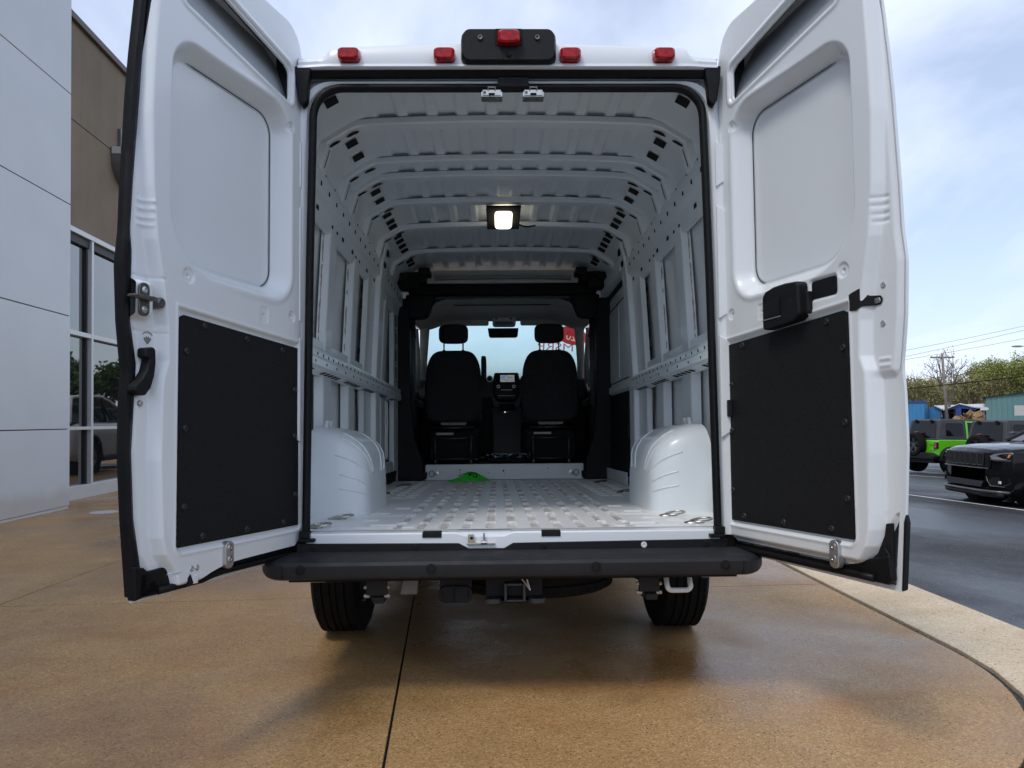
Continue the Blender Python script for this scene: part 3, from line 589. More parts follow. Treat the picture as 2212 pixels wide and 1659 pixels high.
    if not left: scr=[(.089,1.305),(.547,1.327),(.618,1.235),(.012,1.159),(.008,.981),(.006,.749),(.075,.655),(.305,.655),(.543,.657),(.618,.758),(.617,.998)]
    def button(name,s_,z_,r,hh,mat,d0):
        return MB().lathe([(0,hh*.55),(r*.3,hh*.55),(r*.42,hh),(r*.8,hh*.8),(r,hh*.25),(r,0)],16,lambda x,y,h_:T(s_+x,z_+y,d0+h_)).build(name,mat,dobj,smooth=True,angle=40)
    for s_,z_ in scr: button('trim_screw',s_,z_,.0115,.007,scrm,-.0045)
    # strap bracket at the bottom
    bs=.415 if left else .567
    ob=MB().prism(rpoly(bs-.021,bs+.021,.536,.625,.019,6),-.01,.014,T).build('check_bracket',alu,dobj,bevel=.003)
    for z_ in (.604,.566): button('bracket_bolt',bs,z_,.012,.004,steel,.0135)
    if left:
        pl=MB().prism(rpoly(.772,.812,1.322,1.420,.018,6),-.004,.004,T).build('striker_plate',dsteel,dobj,bevel=.002)
        MB().prism([(.775,1.366),(.858,1.368),(.858,1.376),(.775,1.380)],.004,.03,T).build('striker_bar',dsteel,dobj,bevel=.003)
        for z_ in (1.398,1.342): button('bolt',.792,z_,.011,.004,alu,.004)
        MB().lathe([(0,.034),(.012,.034),(.016,.03),(.018,.0)],18,lambda x,y,h_:T(.722+x,1.373+y,-.03+h_)).build('door_stop',dsteel,dobj,smooth=True,angle=40)
        hp=[(.738,1.228),(.745,1.238),(.778,1.232),(.779,1.205),(.762,1.200),(.772,1.165),(.79,1.14),(.815,1.12),(.816,1.103),(.80,1.092),(.775,1.092),(.755,1.115),(.742,1.15),(.736,1.19)]
        ho=MB().prism(hp,-.036,-.002,T).build('release_lever',blackp,dobj,bevel=.006)
        MB().prism(rpoly(.796,.812,1.104,1.120,.0079,5),-.003,-.0012,T).build('lever_hole',hole,dobj)
        button('bolt',.765,1.07,.010,.006,alu,-.034)
        st=pmat('sticker_ink',(.22,.22,.20),.6)
        arcp=[(.740+.022*cos(rad(x)),1.268+.018*sin(rad(x))) for x in np.linspace(25,155,9)]+[(.740+.019*cos(rad(x)),1.268+.015*sin(rad(x))) for x in np.linspace(155,25,9)]
        o=MB().prism(arcp,-.0335,-.0328,T)
        for an in (-32,-10,12,34):
            c0=np.array([.740,1.247]); u=np.array([sin(rad(an)),cos(rad(an))]); v_=np.array([u[1],-u[0]]); pp=[c0+u*.002-v_*.001,c0+u*.02-v_*.0042,c0+u*.025,c0+u*.02+v_*.0042,c0+u*.002+v_*.001]
            o.prism([tuple(p) for p in pp],-.0335,-.0328,T)
        o.build('lever_sticker',st,dobj)
        for s_ in (.581,.557): button('bolt',s_,.561,.0105,.005,alu,-.002)
        MB().prism([(.575,.516),(.60,.510),(.598,.535),(.588,.545)],-.004,.003,T).build('latch_hole',hole,dobj)
        MB().prism([(.552,.512),(.575,.513),(.574,.538),(.556,.540)],-.004,.002,T).build('latch_cover',white,dobj,bevel=.002)
    else:
        Th=lambda s_,z_,d_:TD(s_+.036,z_,d_)
        hh=[(.236,1.335),(.236,1.455),(.255,1.472),(.30,1.481),(.36,1.482),(.418,1.477),(.430,1.468),(.432,1.375),(.428,1.358),(.40,1.346)]
        ho=MB().prism(hh,-.012,.042,Th).build('inner_handle',blackp,dobj,bevel=.01)
        MB().box(.425,.452,-.012,.02,1.365,1.44,lambda s_,d_,z_:Th(s_,z_,d_)).build('handle_side',blackp,dobj,bevel=.006)
        MB().prism([(.246,1.372),(.335,1.372),(.335,1.437),(.30,1.435),(.246,1.42)],.041,.0435,Th).build('handle_pocket',hole,dobj)
        MB().prism([(.262,1.376),(.338,1.376),(.338,1.436),(.262,1.424)],.0436,.048,Th).build('handle_paddle',blackp,dobj,bevel=.002)
        MB().tube([Th(.244,1.369,.044),Th(.342,1.371,.044)],.0022).build('handle_edge',alu,dobj)
        MB().lathe([(0,.0005),(.0085,.0005),(.0095,0)],16,lambda x,y,h_:Th(.392+x,1.415+y,.0425+h_)).build('handle_hole',hole,dobj)
        MB().prism(rpoly(.481,.597,1.411,1.471,.012),-.008,-.003,T).build('blanking_pad',blackp,dobj,bevel=.003)
        for s_,z_ in ((.722,1.415),(.758,1.408),(.752,1.292)): button('bolt',s_,z_,.012,.008,alu,-.0385)
        q_=[(a_-.035,.955+(c_-.955)*1.015) for a_,c_ in [(.69,1.338),(.70,1.392),(.735,1.40),(.752,1.376),(.785,1.372),(.792,1.36),(.785,1.345),(.74,1.345),(.72,1.335)]]
        V=[]; Dq=lambda a_: -.034*float(sst(-.004,.040,np.array(a_-float(vl(1.37)))))+.0015
        lo=sorted([q_[i_] for i_ in (0,8,7,6,5)]); hi=sorted([q_[i_] for i_ in (0,1,2,3,4,5)]); hi[0]=(hi[0][0],q_[1][1]-.004) if hi[0]==q_[0] else hi[0]
        sx_=np.linspace(q_[0][0],q_[5][0],22); zl_=np.interp(sx_,[a_ for a_,_ in lo],[c_ for _,c_ in lo]); zh_=np.interp(sx_,[a_ for a_,_ in hi],[c_ for _,c_ in hi])
        V=[T(a_,c_,Dq(a_)+.001) for a_,c_ in zip(sx_,zl_)]+[T(a_,c_,Dq(a_)+.001) for a_,c_ in zip(sx_,zh_)]; mk('latch_opening',V,[(k2,k2+1,22+k2+1,22+k2) for k2 in range(21)],hole,dobj)
        MB().prism([(.708,1.356),(.718,1.374),(.746,1.372),(.750,1.362),(.745,1.356)],-.036,-.028,T).build('latch_claw',steel,dobj,bevel=.002)
    return dobj
scrm=pmat('screw_black',(.02,.02,.022),.35,spec=.5)
DLo=door(-1,18.5,-.83); DRo=door(1,17,.855)

# ---- sill, bumper, underside
MB().prism([(-.80,.54),(-.22,.545),(-.17,.530),(-.035,.530),(.0,.545),(.805,.54),(.81,.586),(.80,.5985),(.0,.5985),(-.035,.585),(-.17,.585),(-.22,.5985),(-.795,.5985)],-.022,.078,TY).build('sill',white,van,bevel=.012)
MB().box(-.26,.06,.0,.08,.54,.5965).build('sill_back',white,van)
MB().prism([(-.83,.518),(.83,.518),(.83,.562),(.0,.556),(-.035,.536),(-.17,.536),(-.21,.557),(-.83,.562)],-.034,-.0235,TY).build('sill_trim',blackp,van,bevel=.003)
for x in (-.765,-.375,.115,.60 if False else .505):
    MB().lathe([(0,.002),(.004,.002),(.006,.005),(.011,.004),(.012,0)],14,lambda a,b_,h,x=x:(a+x,-.034-h,b_+.543)).build('trim_screw',blackp if x<.5 else wht_plastic,van)
MB().lathe([(0,.002),(.004,.002),(.006,.005),(.011,.004),(.012,0)],14,lambda a,b_,h:(a+.745,-.034-h,b_+.545)).build('trim_screw',blackp,van)
for x in (-.313,.147): MB().box(x-.037,x+.037,-.026,.02,.578,.600).build('sill_pad',blackp,van,bevel=.002)
sp=MB().box(-.178,-.07,-.036,-.004,.551,.557).box(-.174,-.150,-.034,-.026,.557,.590).build('floor_striker',pmat('yellow_zinc',(.55,.50,.36),.35,metal=.9),van,bevel=.001)
MB().prism(rpoly(-.166,-.154,.570,.582,.0059,5),-.0352,-.0342,TY).build('striker_hole',hole,sp)
MB().tube([(-.112,-.032,.556),(-.112,-.032,.594)],.0038).tube([(-.124,-.032,.558),(-.100,-.032,.558)],.008).build('striker_pin',steel,van,smooth=True,angle=40)
nx_=121; xb_=np.linspace(-.955,.955,nx_); prof=[(-.028,.530),(-.06,.528),(-.16,.518),(-.178,.512),(-.186,.500),(-.184,.470),(-.178,.455),(-.165,.447),(-.10,.445),(-.02,.45)]
Xb=np.repeat(xb_[:,None],len(prof),1); ax=np.abs(xb_); c_=np.sqrt(np.clip(1-np.clip((ax-.845)/.1125,0,1)**2,0,1))
Yb=np.array([[ -.028+(p[0]+.028)*(.15+.85*c_[i]) for p in prof] for i in range(nx_)]); Yb=Yb+.05*(1-c_[:,None])
Zb=np.array([[ .507+(p[1]-.507)*(.35+.65*c_[i]) if p[1]<.507 else p[1]-.012*(1-c_[i]) for p in prof] for i in range(nx_)])
bmp=grid('rear_bumper',Xb,Yb,Zb,bumperp,van); bmp.data.set_sharp_from_angle(angle=rad(35))
for k_ in range(9):
    yy=-.045-.0125*k_; MB().box(-.79,.79,yy-.0035,yy+.0035,.5275-(.0125*k_)*.1-.004,.5305-(.0125*k_)*.1).build('tread_ridge',bumperp,bmp,bevel=.001)
for x in (-.777,-.302,.300,.775):
    s_=MB().lathe([(0,.003),(.011,.003),(.012,.0008),(.015,.0008),(.0155,.003),(.018,.002),(.019,0)],24,lambda a,b_,h,x=x:(a+x,-.1845-h,b_+.486)).build('parking_sensor',hole,bmp,smooth=True,angle=30)
    MB().lathe([(.0155,.0035),(.0185,.0035)],24,lambda a,b_,h,x=x:(a+x,-.1845-h,b_+.486)).build('sensor_ring',blackp,bmp)
for s in (-1,1):
    MB().box(s*.70,s*.835,-.13,-.05,.433,.443).build('bumper_bracket',wht_plastic if s>0 else wht_plastic,bmp,bevel=.002)
    MB().prism([(s*.842,.505),(s*.8425,.505),(s*.8425,.452),(s*.842,.452)],-.19,-.1,TY).build('bumper_seam',hole,bmp)
MB().box(-.83,.83,-.14,-.03,.436,.447).build('bumper_underside',hole,bmp)
MB().box(-.83,.83,-.036,-.034,.5225,.5255).build('sill_seam',MATS['grey_tray'],van)
ud=pmat('underbody_black',(.010,.010,.010),.7,var=.3,vscale=6)
MB().box(-.94,.94,.08,5.75,.50,.555).build('floor_pan',ud,van)
MB().box(-.62,-.54,.0,5.5,.43,.50).box(.54,.62,.0,5.5,.43,.50).box(-.7,.7,.06,.12,.415,.49).build('chassis_rail',ud,van)
MB().box(-.70,.70,.20,.26,.44,.50).build('cross_member',ud,van)
MB().tube([(-.70,.95,.36),(.70,.95,.36)],.045,12).build('rear_axle',ud,van)
for s in (-1,1):
    MB().box(s*.53-.025,s*.53+.025,.02,.07,.33,.44).box(s*.53-.04,s*.53+.04,.0,.02,.355,.415).box(s*.53-.015,s*.53+.03,-.005,.06,.325,.35).build('spring_shackle',ud,van,bevel=.004)
    for dz in (.352,.386):
        for sx_ in (-1,1): MB().tube([(s*.53+sx_*.028,.012,dz),(s*.53+sx_*.050,.012,dz)],.008,8).build('shackle_bolt',alu,van)
    MB().tube([(s*.53,.05,.40),(s*.56,.5,.34),(s*.58,.95,.31),(s*.58,1.6,.40)],.022,8).build('leaf_spring',ud,van)
# receiver hitch
ht=MB().box(-.108,.112,.0,.012,.345,.425).box(-.108,.112,-.03,.03,.325,.337).build('hitch_plate',blackp,van,bevel=.004)
B=MB()
for x0,x1,z0,z1 in ((-.037,-.026,.333,.404),(.034,.046,.333,.404),(-.026,.034,.393,.404),(-.026,.034,.333,.342)): B.box(x0,x1,-.045,.10,z0,z1)
B.build('receiver_tube',pmat('powder_black',(.040,.042,.047),.42,rvar=.1),ht,bevel=.004)
MB().box(-.026,.034,.085,.1,.342,.393).build('receiver_dark',hole,ht)
for s in (-1,1):
    B=MB(); B.prism(rpoly(.004+s*.085-.032,.004+s*.085+.032,-.045,.01,.024,6),.325,.345,lambda u,v,w_:(u,v,w_)); o=B.build('chain_loop',MATS['powder_black'],ht,bevel=.004)
    MB().prism(rpoly(.004+s*.085-.015,.004+s*.085+.015,-.035,-.018,.008),.3245,.3455,lambda u,v,w_:(u,v,w_)).build('chain_slot',hole,ht)
MB().tube([(.028,-.045,.425),(.045,-.05,.405),(.058,-.05,.385),(.062,-.05,.378),(.056,-.05,.40),(.05,-.045,.425)],.0035,6).build('wire_clip',steel,ht)
plug=MB().box(-.285,-.16,-.005,.06,.365,.425).build('plug_mount',blackp,van,bevel=.004)
MB().prism(rpoly(-.29,-.158,.327,.392,.028,6),-.022,.01,TY).build('plug_cover',blackp,plug,bevel=.004)
MB().box(-.232,-.226,-.026,-.02,.33,.40).box(-.275,-.27,-.025,-.02,.35,.37).box(-.178,-.172,-.025,-.02,.35,.37).build('cover_rib',hole,plug)
ex=MB(); ex.prism([(-.445,.352),(-.375,.352),(-.368,.425),(-.43,.425)],.02,.06,TY); ex.build('exhaust_shield',pmat('shield_grey',(.17,.155,.145),.55,metal=.5,var=.15,vscale=15),van,bevel=.006)
MB().tube([(.59,-.02,.43),(.59,-.035,.395)]+[(.608-.018*cos(rad(a)),-.045,.388-.018*sin(rad(a))) for a in range(0,91,15)]+[(.662+.018*sin(rad(a)),-.045,.388-.018*cos(rad(a))) for a in range(0,91,15)]+[(.68,-.035,.395),(.68,-.02,.43)],.010,10).build('tow_eye',wht_plastic,van,smooth=True)
MB().tube([(-.80,-.05,.437),(-.7,-.02,.418),(-.58,.0,.425),(-.5,.03,.43)],.009,8).build('wiring_loom',rubber,van,smooth=True)
MB().tube([(-.38,.15,.43),(-.36,.4,.40),(-.33,.8,.42),(-.30,1.4,.40)],.032,10).build('exhaust_pipe',dsteel,van,smooth=True)
MB().tube([(.36,.03,.44),(.30,.06,.415),(.18,.05,.425),(.12,.03,.44)],.007,6).build('brake_hose',rubber,van,smooth=True)
MB().tube([(-.15,.03,.44),(-.13,.02,.41),(-.10,.03,.435)],.006,6).build('plug_cable',rubber,van,smooth=True)
# tyres
tyre_m=pmat('tyre_rubber',(.007,.007,.0075),.8,var=.3,vscale=18,rvar=.1,bump=.3,bscale=90,spec=.2)
def tyre_prof(r,wd,groove=.009):
    g=groove; P=[(r*.62,-wd*.42),(r*.80,-wd*.52),(r*.93,-wd*.50),(r*.985,-wd*.43)]
    xs_=[-.43,-.30,-.28,-.24,-.22,-.10,-.08,-.04,-.02,.02,.04,.08,.10,.22,.24,.28,.30,.43]; 
    for a_,d_ in ((-.40,0),(-.27,0),(-.265,1),(-.225,1),(-.22,0),(-.09,0),(-.085,1),(-.045,1),(-.04,0),(.04,0),(.045,1),(.085,1),(.09,0),(.22,0),(.225,1),(.265,1),(.27,0),(.40,0)): P.append((r-d_*g-.004*(abs(a_)/.4)**2,a_*wd))
    return P+[(r*.985,wd*.43),(r*.93,wd*.50),(r*.80,wd*.52),(r*.62,wd*.42)]
def wheel(name,parent,loc,r,wd,rim_m,spokes=5,axis='X',n=56,face=1):
    if axis=='X': T=lambda x,y,h:(loc[0]+h,loc[1]+x,loc[2]+y)
    elif axis=='Y': T=lambda x,y,h:(loc[0]+x,loc[1]+h,loc[2]+y)
    else: T=lambda x,y,h:(loc[0]+x,loc[1]+y,loc[2]+h)
    ty=MB().lathe(tyre_prof(r,wd),n,T).build(name,tyre_m,parent,smooth=True,angle=38)
    blk=MB()
    for i in range(n):
        a=2*PI*i/n
        for sx in (-1,1):
            A=[(r*.975,.395),(r*1.002,.385),(r*.998,.43),(r*.965,.455)]
            for a0,a1 in ((a,a+PI/n*1.2),):
                V=[T(rr*cos(t2),rr*sin(t2),sx*h*wd) for t2 in (a0,a1) for rr,h in A]
                blk.add(V,[(0,1,2,3),(7,6,5,4),(0,4,5,1),(1,5,6,2),(2,6,7,3)])
    blk.build('tread_blocks',tyre_m,ty,kind='stuff')
    rm=MB().lathe([(r*.64,-wd*.42),(r*.60,-wd*.40),(r*.57,0),(r*.60,wd*.40),(r*.64,wd*.42)],28,T)
    f=face*wd*.30; rm.lathe([(0,f*1.1),(r*.13,f*1.1),(r*.16,f*.8),(r*.16,f*.2)],20,T)
    for k_ in range(spokes):
        a=2*PI*k_/spokes+.3; c,s_=cos(a),sin(a)
        def Q(u,v,h): return T(u*c-v*s_,u*s_+v*c,h)
        for v0 in (-1,1): rm.add([Q(r*.1,v0*.02-.012,f*.6),Q(r*.1,v0*.02+.012,f*.6),Q(r*.60,v0*r*.10+.016,f*.8),Q(r*.60,v0*r*.10-.016,f*.8),Q(r*.1,v0*.02-.012,f*1.0),Q(r*.1,v0*.02+.012,f*1.0),Q(r*.60,v0*r*.10+.016,f*1.15),Q(r*.60,v0*r*.10-.016,f*1.15)],[(0,1,2,3),(7,6,5,4),(0,4,5,1),(1,5,6,2),(2,6,7,3),(3,7,4,0)])
    rm.build('rim',rim_m,ty)
    MB().lathe([(0,-f*.3),(r*.57,-f*.3)],24,T).build('brake_disc',ud,ty)
    return ty
rimg=pmat('steel_rim_grey',(.22,.22,.22),.45,metal=.6)
for s in (-1,1):
    wheel('rear_wheel',van,(s*.828,.95,.372),.372,.215,rimg,8,face=s)
    wheel('front_wheel',van,(s*.85,4.99,.372+4.04*math.tan(RAKE)),.372,.245,rimg,8,face=s)
wheel('spare_wheel',van,(.10,.50,.40),.355,.20,rimg,8,axis='Z',face=-1)

# ---- cargo floor with channels
fm,ntt,b=base_mat('cargo_floor_paint')
at_=ntt.nodes.new('ShaderNodeAttribute'); at_.attribute_name='dirt'
n1=tnoise(ntt,13,6,.75); r1=ramp(ntt,n1.outputs[0],[(.34,0.1),(.62,1.0)]); mu=ntt.nodes.new('ShaderNodeMath'); mu.operation='MULTIPLY'; ntt.links.new(at_.outputs['Fac'],mu.inputs[0]); ntt.links.new(r1.outputs[0],mu.inputs[1])
n2=tnoise(ntt,5,6,.65,stretch=(1,3,1)); r2=ramp(ntt,n2.outputs[0],[(.58,0.0),(.74,.4)]); ad2=ntt.nodes.new('ShaderNodeMath'); ad2.operation='MAXIMUM'; ntt.links.new(mu.outputs[0],ad2.inputs[0]); ntt.links.new(r2.outputs[0],ad2.inputs[1])
mu2=ntt.nodes.new('ShaderNodeMath'); mu2.operation='MULTIPLY'; mu2.inputs[1].default_value=.82; ntt.links.new(ad2.outputs[0],mu2.inputs[0])
ntt.links.new(mixc(ntt,mu2.outputs[0],(.82,.835,.84),(.22,.18,.15)),b.inputs['Base Color']); b.inputs['Roughness'].default_value=.4; b.inputs['Coat Weight'].default_value=.15
xf=np.linspace(-.95,.95,420); yf=np.linspace(.055,3.70,460); Yf,Xf=np.meshgrid(yf,xf,indexing='ij')
cx=[-.465,-.372,-.28,-.185,-.089,.0,.095,.188,.284,.385,.477]
chan=np.zeros_like(Xf)
for c in cx: chan=np.maximum(chan,sst(.020,.013,np.abs(Xf-c)))
span=sst(.085,.10,Yf)*sst(3.66,3.64,Yf); chan=chan*span
joints=np.array([.30,.60,.66,.93,1.2,1.26,1.5,1.72,2.1,2.5,2.9,3.3])
br=np.zeros_like(Xf)
for k_,c in enumerate(cx):
    loc=np.abs(Xf-c)<.028
    for j_,y0 in enumerate(joints): br=np.where(loc,np.maximum(br,sst(.014,.007,np.abs(Yf-y0-.012*((k_*j_)%3-1)))),br)
Zf=.600-.007*chan*(1-br)+.006*br*(chan>.02)
for c in (-.60,-.68,-.78,.60,.68,.78):     # short outer beads
    sel=sst(.035,.025,np.abs(Xf-c)); 
    for y0 in np.arange(1.75 if abs(c)<.7 else 1.95,3.6,.16 if abs(c)<.62 else .22): Zf+=.007*sel*sst(.045,.028,np.abs(Yf-y0))
for (x0,x1,y0,y1) in ((-.72,-.50,.60,.75),(.50,.72,.58,.75),(-.64,-.40,.12,.24),(.42,.68,.10,.24)): Zf+=.004*sst(.008,-.004,rbox_sdf(Xf,Yf,x0,x1,y0,y1,.02))-.006*sst(.006,-.003,rbox_sdf(Xf,Yf,x0+.05,x1-.08,y0+.03,y1-.03,.01))
for (x0,y0) in ((-.55,1.0),(.55,1.0),(-.62,.42),(.62,.42),(-.78,.2),(.70,.30)): Zf+=.006*sst(.006,-.008,rbox_sdf(Xf,Yf,x0-.04,x0+.04,y0-.025,y0+.025,.01))
for y0 in (.42,1.62,2.6): Zf-=.002*np.exp(-((Yf-y0)/.006)**2)
dirt=chan*(1-.35*br)*(np.clip(1.15-.16*np.abs(Yf-1.0),.3,1))
grid('cargo_floor',Xf,Yf,Zf,fm,van,attr=('dirt',dirt))
ring_v=MB()
def tie_ring(x,y,mat=steel,r=.040,up=.006,parent=van,base=(0,0,1)):
    R_=[(x+r*cos(a)*1.1,y+r*.75*sin(a),.606+up*(1+sin(a+1))) for a in np.linspace(0,2*PI,22)]
    o=MB().tube(R_,.0045,7,caps=False).build('tie_down_ring',mat,parent,smooth=True)
    MB().lathe([(0,.014),(.012,.013),(.02,.008),(.034,.004),(.036,0)],18,lambda a,b_,h:(x+a*1.2-.03,y+b_*.7,.601+h)).build('ring_cup',mat,o,smooth=True)
for x,y in ((-.76,.51),(-.785,.16),(.75,.49),(.79,.19)): tie_ring(x,y)
for x,y in ((-.77,2.90),(-.80,1.95),(.774,1.975),(.77,3.1)): tie_ring(x,y,dsteel)
# ---- step panel and cab floor
MB().prism([(-.70,.602),(.70,.602),(.695,.74),(-.69,.74)],3.685,3.71,TY).build('step_panel',inwhite,van,bevel=.01)
MB().box(-.86,.86,3.711,5.35,.70,.735).build('cab_floor',board,van)
for x in (-.605,.598):
    o=MB().tube([(x-.03*np.sign(x)*-1+.0+.022*cos(a)*(1),3.676,.66+.026*sin(a)) for a in np.linspace(0,2*PI,18)],.003,6,caps=False).build('lashing_ring',dsteel,van,smooth=True)
    MB().lathe([(0,.012),(.006,.012),(.008,.007),(.02,.006),(.022,0)],18,lambda a,b_,h,x=x:(x+a+(.012 if x<0 else -.012),3.684-h,.662+b_)).build('ring_bolt',steel,o,smooth=True,angle=30)
for x,z,r in ((-.39,.69,.006),(-.39,.665,.004),(-.01,.68,.008),(.0,.655,.004),(.38,.70,.005),(-.14,.665,.004)): MB().lathe([(0,.0005),(r,.0005),(r,0)],12,lambda a,b_,h,x=x,z=z:(x+a,3.684-h,z+b_)).build('bolt_hole',hole,van)

# ---- wheel boxes
for s in (-1,1):
    pw=lambda t,e: np.sign(t)*np.abs(t)**e
    U,Vv=np.meshgrid(np.linspace(0,PI,70),np.linspace(0,PI/2,50),indexing='ij')     # U along y/z profile, V towards the cargo bay
    cy,sy=np.cos(U),np.sin(U); yy=-pw(cy,.28); zz=pw(sy,.38); tx=pw(np.sin(Vv),.50); sc2=pw(np.cos(Vv),.40)
    # yy,zz shrink to the inner face as tx->1
    Yw=.985+.385*yy*np.where(Vv<PI/2,sc2**.55,0)*1.0; Zw=.60+.425*zz*sc2**.55*(1-.17*tx**2); Xw=.985-.315*tx
    Yw=np.where(yy<0,Yw+.02*(1-tx)*0-.03*(Xw<.9)*0,Yw)
    Xw=Xw+.012*(Zw-.6)/.4-.055*np.clip((Zw-.6)/.42,0,1)**1.4*(1-tx)
    wbo=grid('wheel_box',s*Xw,Yw,Zw,inwhite,van,flip=(s<0))
    def surf(u,v):
        cy,sy=cos(u),sin(u); f=lambda t,e: math.copysign(abs(t)**e,t)
        yy=-f(cy,.28); zz=f(sy,.38); tx=f(sin(v),.50); c2=f(cos(v),.40)
        z=.60+.425*zz*c2**.55*(1-.17*tx**2); return (s*(.985-.315*tx+.012*(z-.6)/.4-.055*min(1,max(0,(z-.6)/.42))**1.4*(1-tx)-.001),.985+.385*yy*c2**.55,z)
    for u0,v0,v1 in ((.95,.30,1.48),(1.25,.30,1.50),(1.6,.34,1.50),(2.0,.40,1.48),(.42,.25,1.35)):
        MB().tube([surf(u0,v) for v in np.linspace(v0,v1,26)],.0045,6).build('pressed_bead',inwhite,wbo,smooth=True)
    for u0 in (.055,.16,):
        MB().tube([surf(u0,v) for v in np.linspace(.35,1.15,20)],.004,6).build('pressed_bead',inwhite,wbo,smooth=True)
    MB().prism([(.66,.90),(.78,1.005),(.83,1.02),(.86,1.06),(.90,1.02),(.95,1.06),(1.0,1.02),(1.08,1.0),(1.2,.96),(1.2,.90)],s*.905,s*.925,TX).build('wheel_box_flange',inwhite,van,bevel=.004)
# ---- side walls
def ribx(s,y0,y1,z0,z1,dx=0.,dep=.045,n=10,name='wall_rib',mat=inwhite,skew=0.):
    B=MB(); zz=np.linspace(z0,z1,n); V=[]
    for i,z in enumerate(zz):
        x=float(Xi(z))-dx; xo=x+dep
        V+=[(s*xo,y0-.018,z),(s*(x+.006),y0,z),(s*x,y0+.008,z),(s*x,y1-.008,z),(s*(x+.006),y1,z),(s*xo,y1+.018,z)]
    Fc=[(i*6+j,i*6+j+1,(i+1)*6+j+1,(i+1)*6+j) for i in range(n-1) for j in range(5)]+[tuple(range(6)),tuple(range((n-1)*6,n*6))[::-1]]
    o=mk(name,V,Fc,mat,van,smooth=True,angle=25); return o
def wobble(s,y,z0,z1,amp,mat=sealant,r=.004,seed=0,wav=0):
    rr=random.Random(seed); zz=np.linspace(z0,z1,30)
    pts=[(s*(float(Xi(z))+.035),y+rr.uniform(-amp,amp)+wav*(sin((z-z0)*14)),z) for z in zz]
    MB().tube(pts,[r*rr.uniform(.5,1.3) for _ in zz],6).build('sealant_bead',mat,van,smooth=True)
def slotbox(B,s,x,y0,y1,z0,z1): B.box(s*(x-.002),s*(x+.004),y0,y1,z0,z1)
for s in (-1,1):
    for y0,y1 in ((.30,.46),(.95,1.11),(1.61,1.77)):
        o=ribx(s,y0,y1,1.395,2.075); ribx(s,y0-.02,y1+.02,.62 if y0<.5 else .93,1.305)
        if y0>.5: wobble(s,y0-.012,1.42,2.05,.004,seed=int(y0*100)); wobble(s,y1+.014,.98,1.29,.003,hole,.005,seed=5,wav=.012)
        MB().box(s*(float(Xi(2.07))-.004),s*(float(Xi(2.07))+.02),y0+.01,y0+.03,2.068,2.082).box(s*(float(Xi(2.07))-.004),s*(float(Xi(2.07))+.02),y1-.03,y1-.01,2.068,2.082).build('rib_notch',hole,van)
    # pillar behind the wheel box and its flank
    ribx(s,2.10,2.58,.62,2.20,dx=.0,dep=.03,n=14,name='side_pillar'); ribx(s,2.40,2.58,.62,2.36,dx=.035,dep=.07,n=14,name='pillar_post')
    wobble(s,2.085,1.45,2.0,.003,hole,.005,seed=3); wobble(s,2.09,.95,1.28,.003,sealant,.005,seed=9,wav=.012)
    for z in (2.315,2.235): MB().prism(rpoly(2.448,2.532,z-.031,z+.031,.030,6),s*(float(Xi(z))-.0385),s*(float(Xi(z))-.030),TX).build('pillar_hole',hole,van)
    # upper rail (two planes) and its flange
    yend=3.66 if s<0 else 2.60
    V=[(-.006,2.26),(-.024,2.225),(-.024,2.135),(-.002,2.115),(.004,2.045),(.012,2.03),(.03,2.03),(.03,2.26)]
    B=MB(); 
    for yy in (.22,yend): B.v+=[(s*(float(Xi(z))+dx_),yy,z) for dx_,z in V]
    k=len(V); B.f=[(j,(j+1)%k,k+(j+1)%k,k+j) for j in range(k)]+[tuple(range(k)),tuple(range(k,2*k))[::-1]]
    up=B.build('upper_rail',inwhite,van,smooth=True,angle=25)
    B=MB()
    for i,yy in enumerate(np.arange(.4,yend-.1,.17)): B.box(s*(float(Xi(2.19))-.0265),s*(float(Xi(2.19))-.02),yy,yy+.012,2.165,2.185)
    for i,yy in enumerate(np.arange(.45,yend-.1,.21)): B.box(s*(float(Xi(2.24))-.020),s*(float(Xi(2.24))-.008),yy,yy+.010,2.234,2.243)
    B.build('punched_slots',hole,up,kind='stuff')
    for yy in (.62,1.22,1.50,2.0,2.30): MB().box(s*(float(Xi(2.08))-.002),s*(float(Xi(2.08))+.006),yy,yy+.045,2.07,2.092).build('rail_hole',hole,up)
    # middle rail
    yend2=3.66 if s<0 else 2.40
    V=[(.955,1.405),(.905,1.398),(.900,1.385),(.902,1.352),(.896,1.345),(.894,1.312),(.900,1.302),(.965,1.285),(.97,1.40)]
    B=MB()
    for yy in (.14,yend2): B.v+=[(s*x,yy,z) for x,z in V]
    k=len(V); B.f=[(j,(j+1)%k,k+(j+1)%k,k+j) for j in range(k)]+[tuple(range(k)),tuple(range(k,2*k))[::-1]]
    mr=B.build('middle_rail',inwhite,van,smooth=True,angle=25)
    B=MB()
    for yy in np.arange(.25,yend2-.05,.115): B.box(s*.8985,s*.905,yy,yy+.009,1.362,1.376); 
    for yy in np.arange(.3,yend2-.05,.23): B.box(s*.8925,s*.90,yy,yy+.008,1.322,1.334)
    B.build('punched_slots',hole,mr,kind='stuff')
    for j_,yy in enumerate(np.arange(.30,yend2-.1,.085)):
        if (j_%7) in (4,5): continue
        zz_=1.296; mk('underside_slot',[(s*.915,yy,1.2965),(s*.915,yy+.05,1.2965),(s*.945,yy+.05,1.2885),(s*.945,yy,1.2885)],[(0,1,2,3)],hole,mr)
    # belt strips between ribs
    MB().box(s*.955,s*.975,.2,2.1,1.408,1.465).build('belt_strip',inwhite,van,bevel=.004)
    MB().box(s*.935,s*.965,.2,2.1,2.085,2.115).build('cant_strip',inwhite,van,bevel=.004)
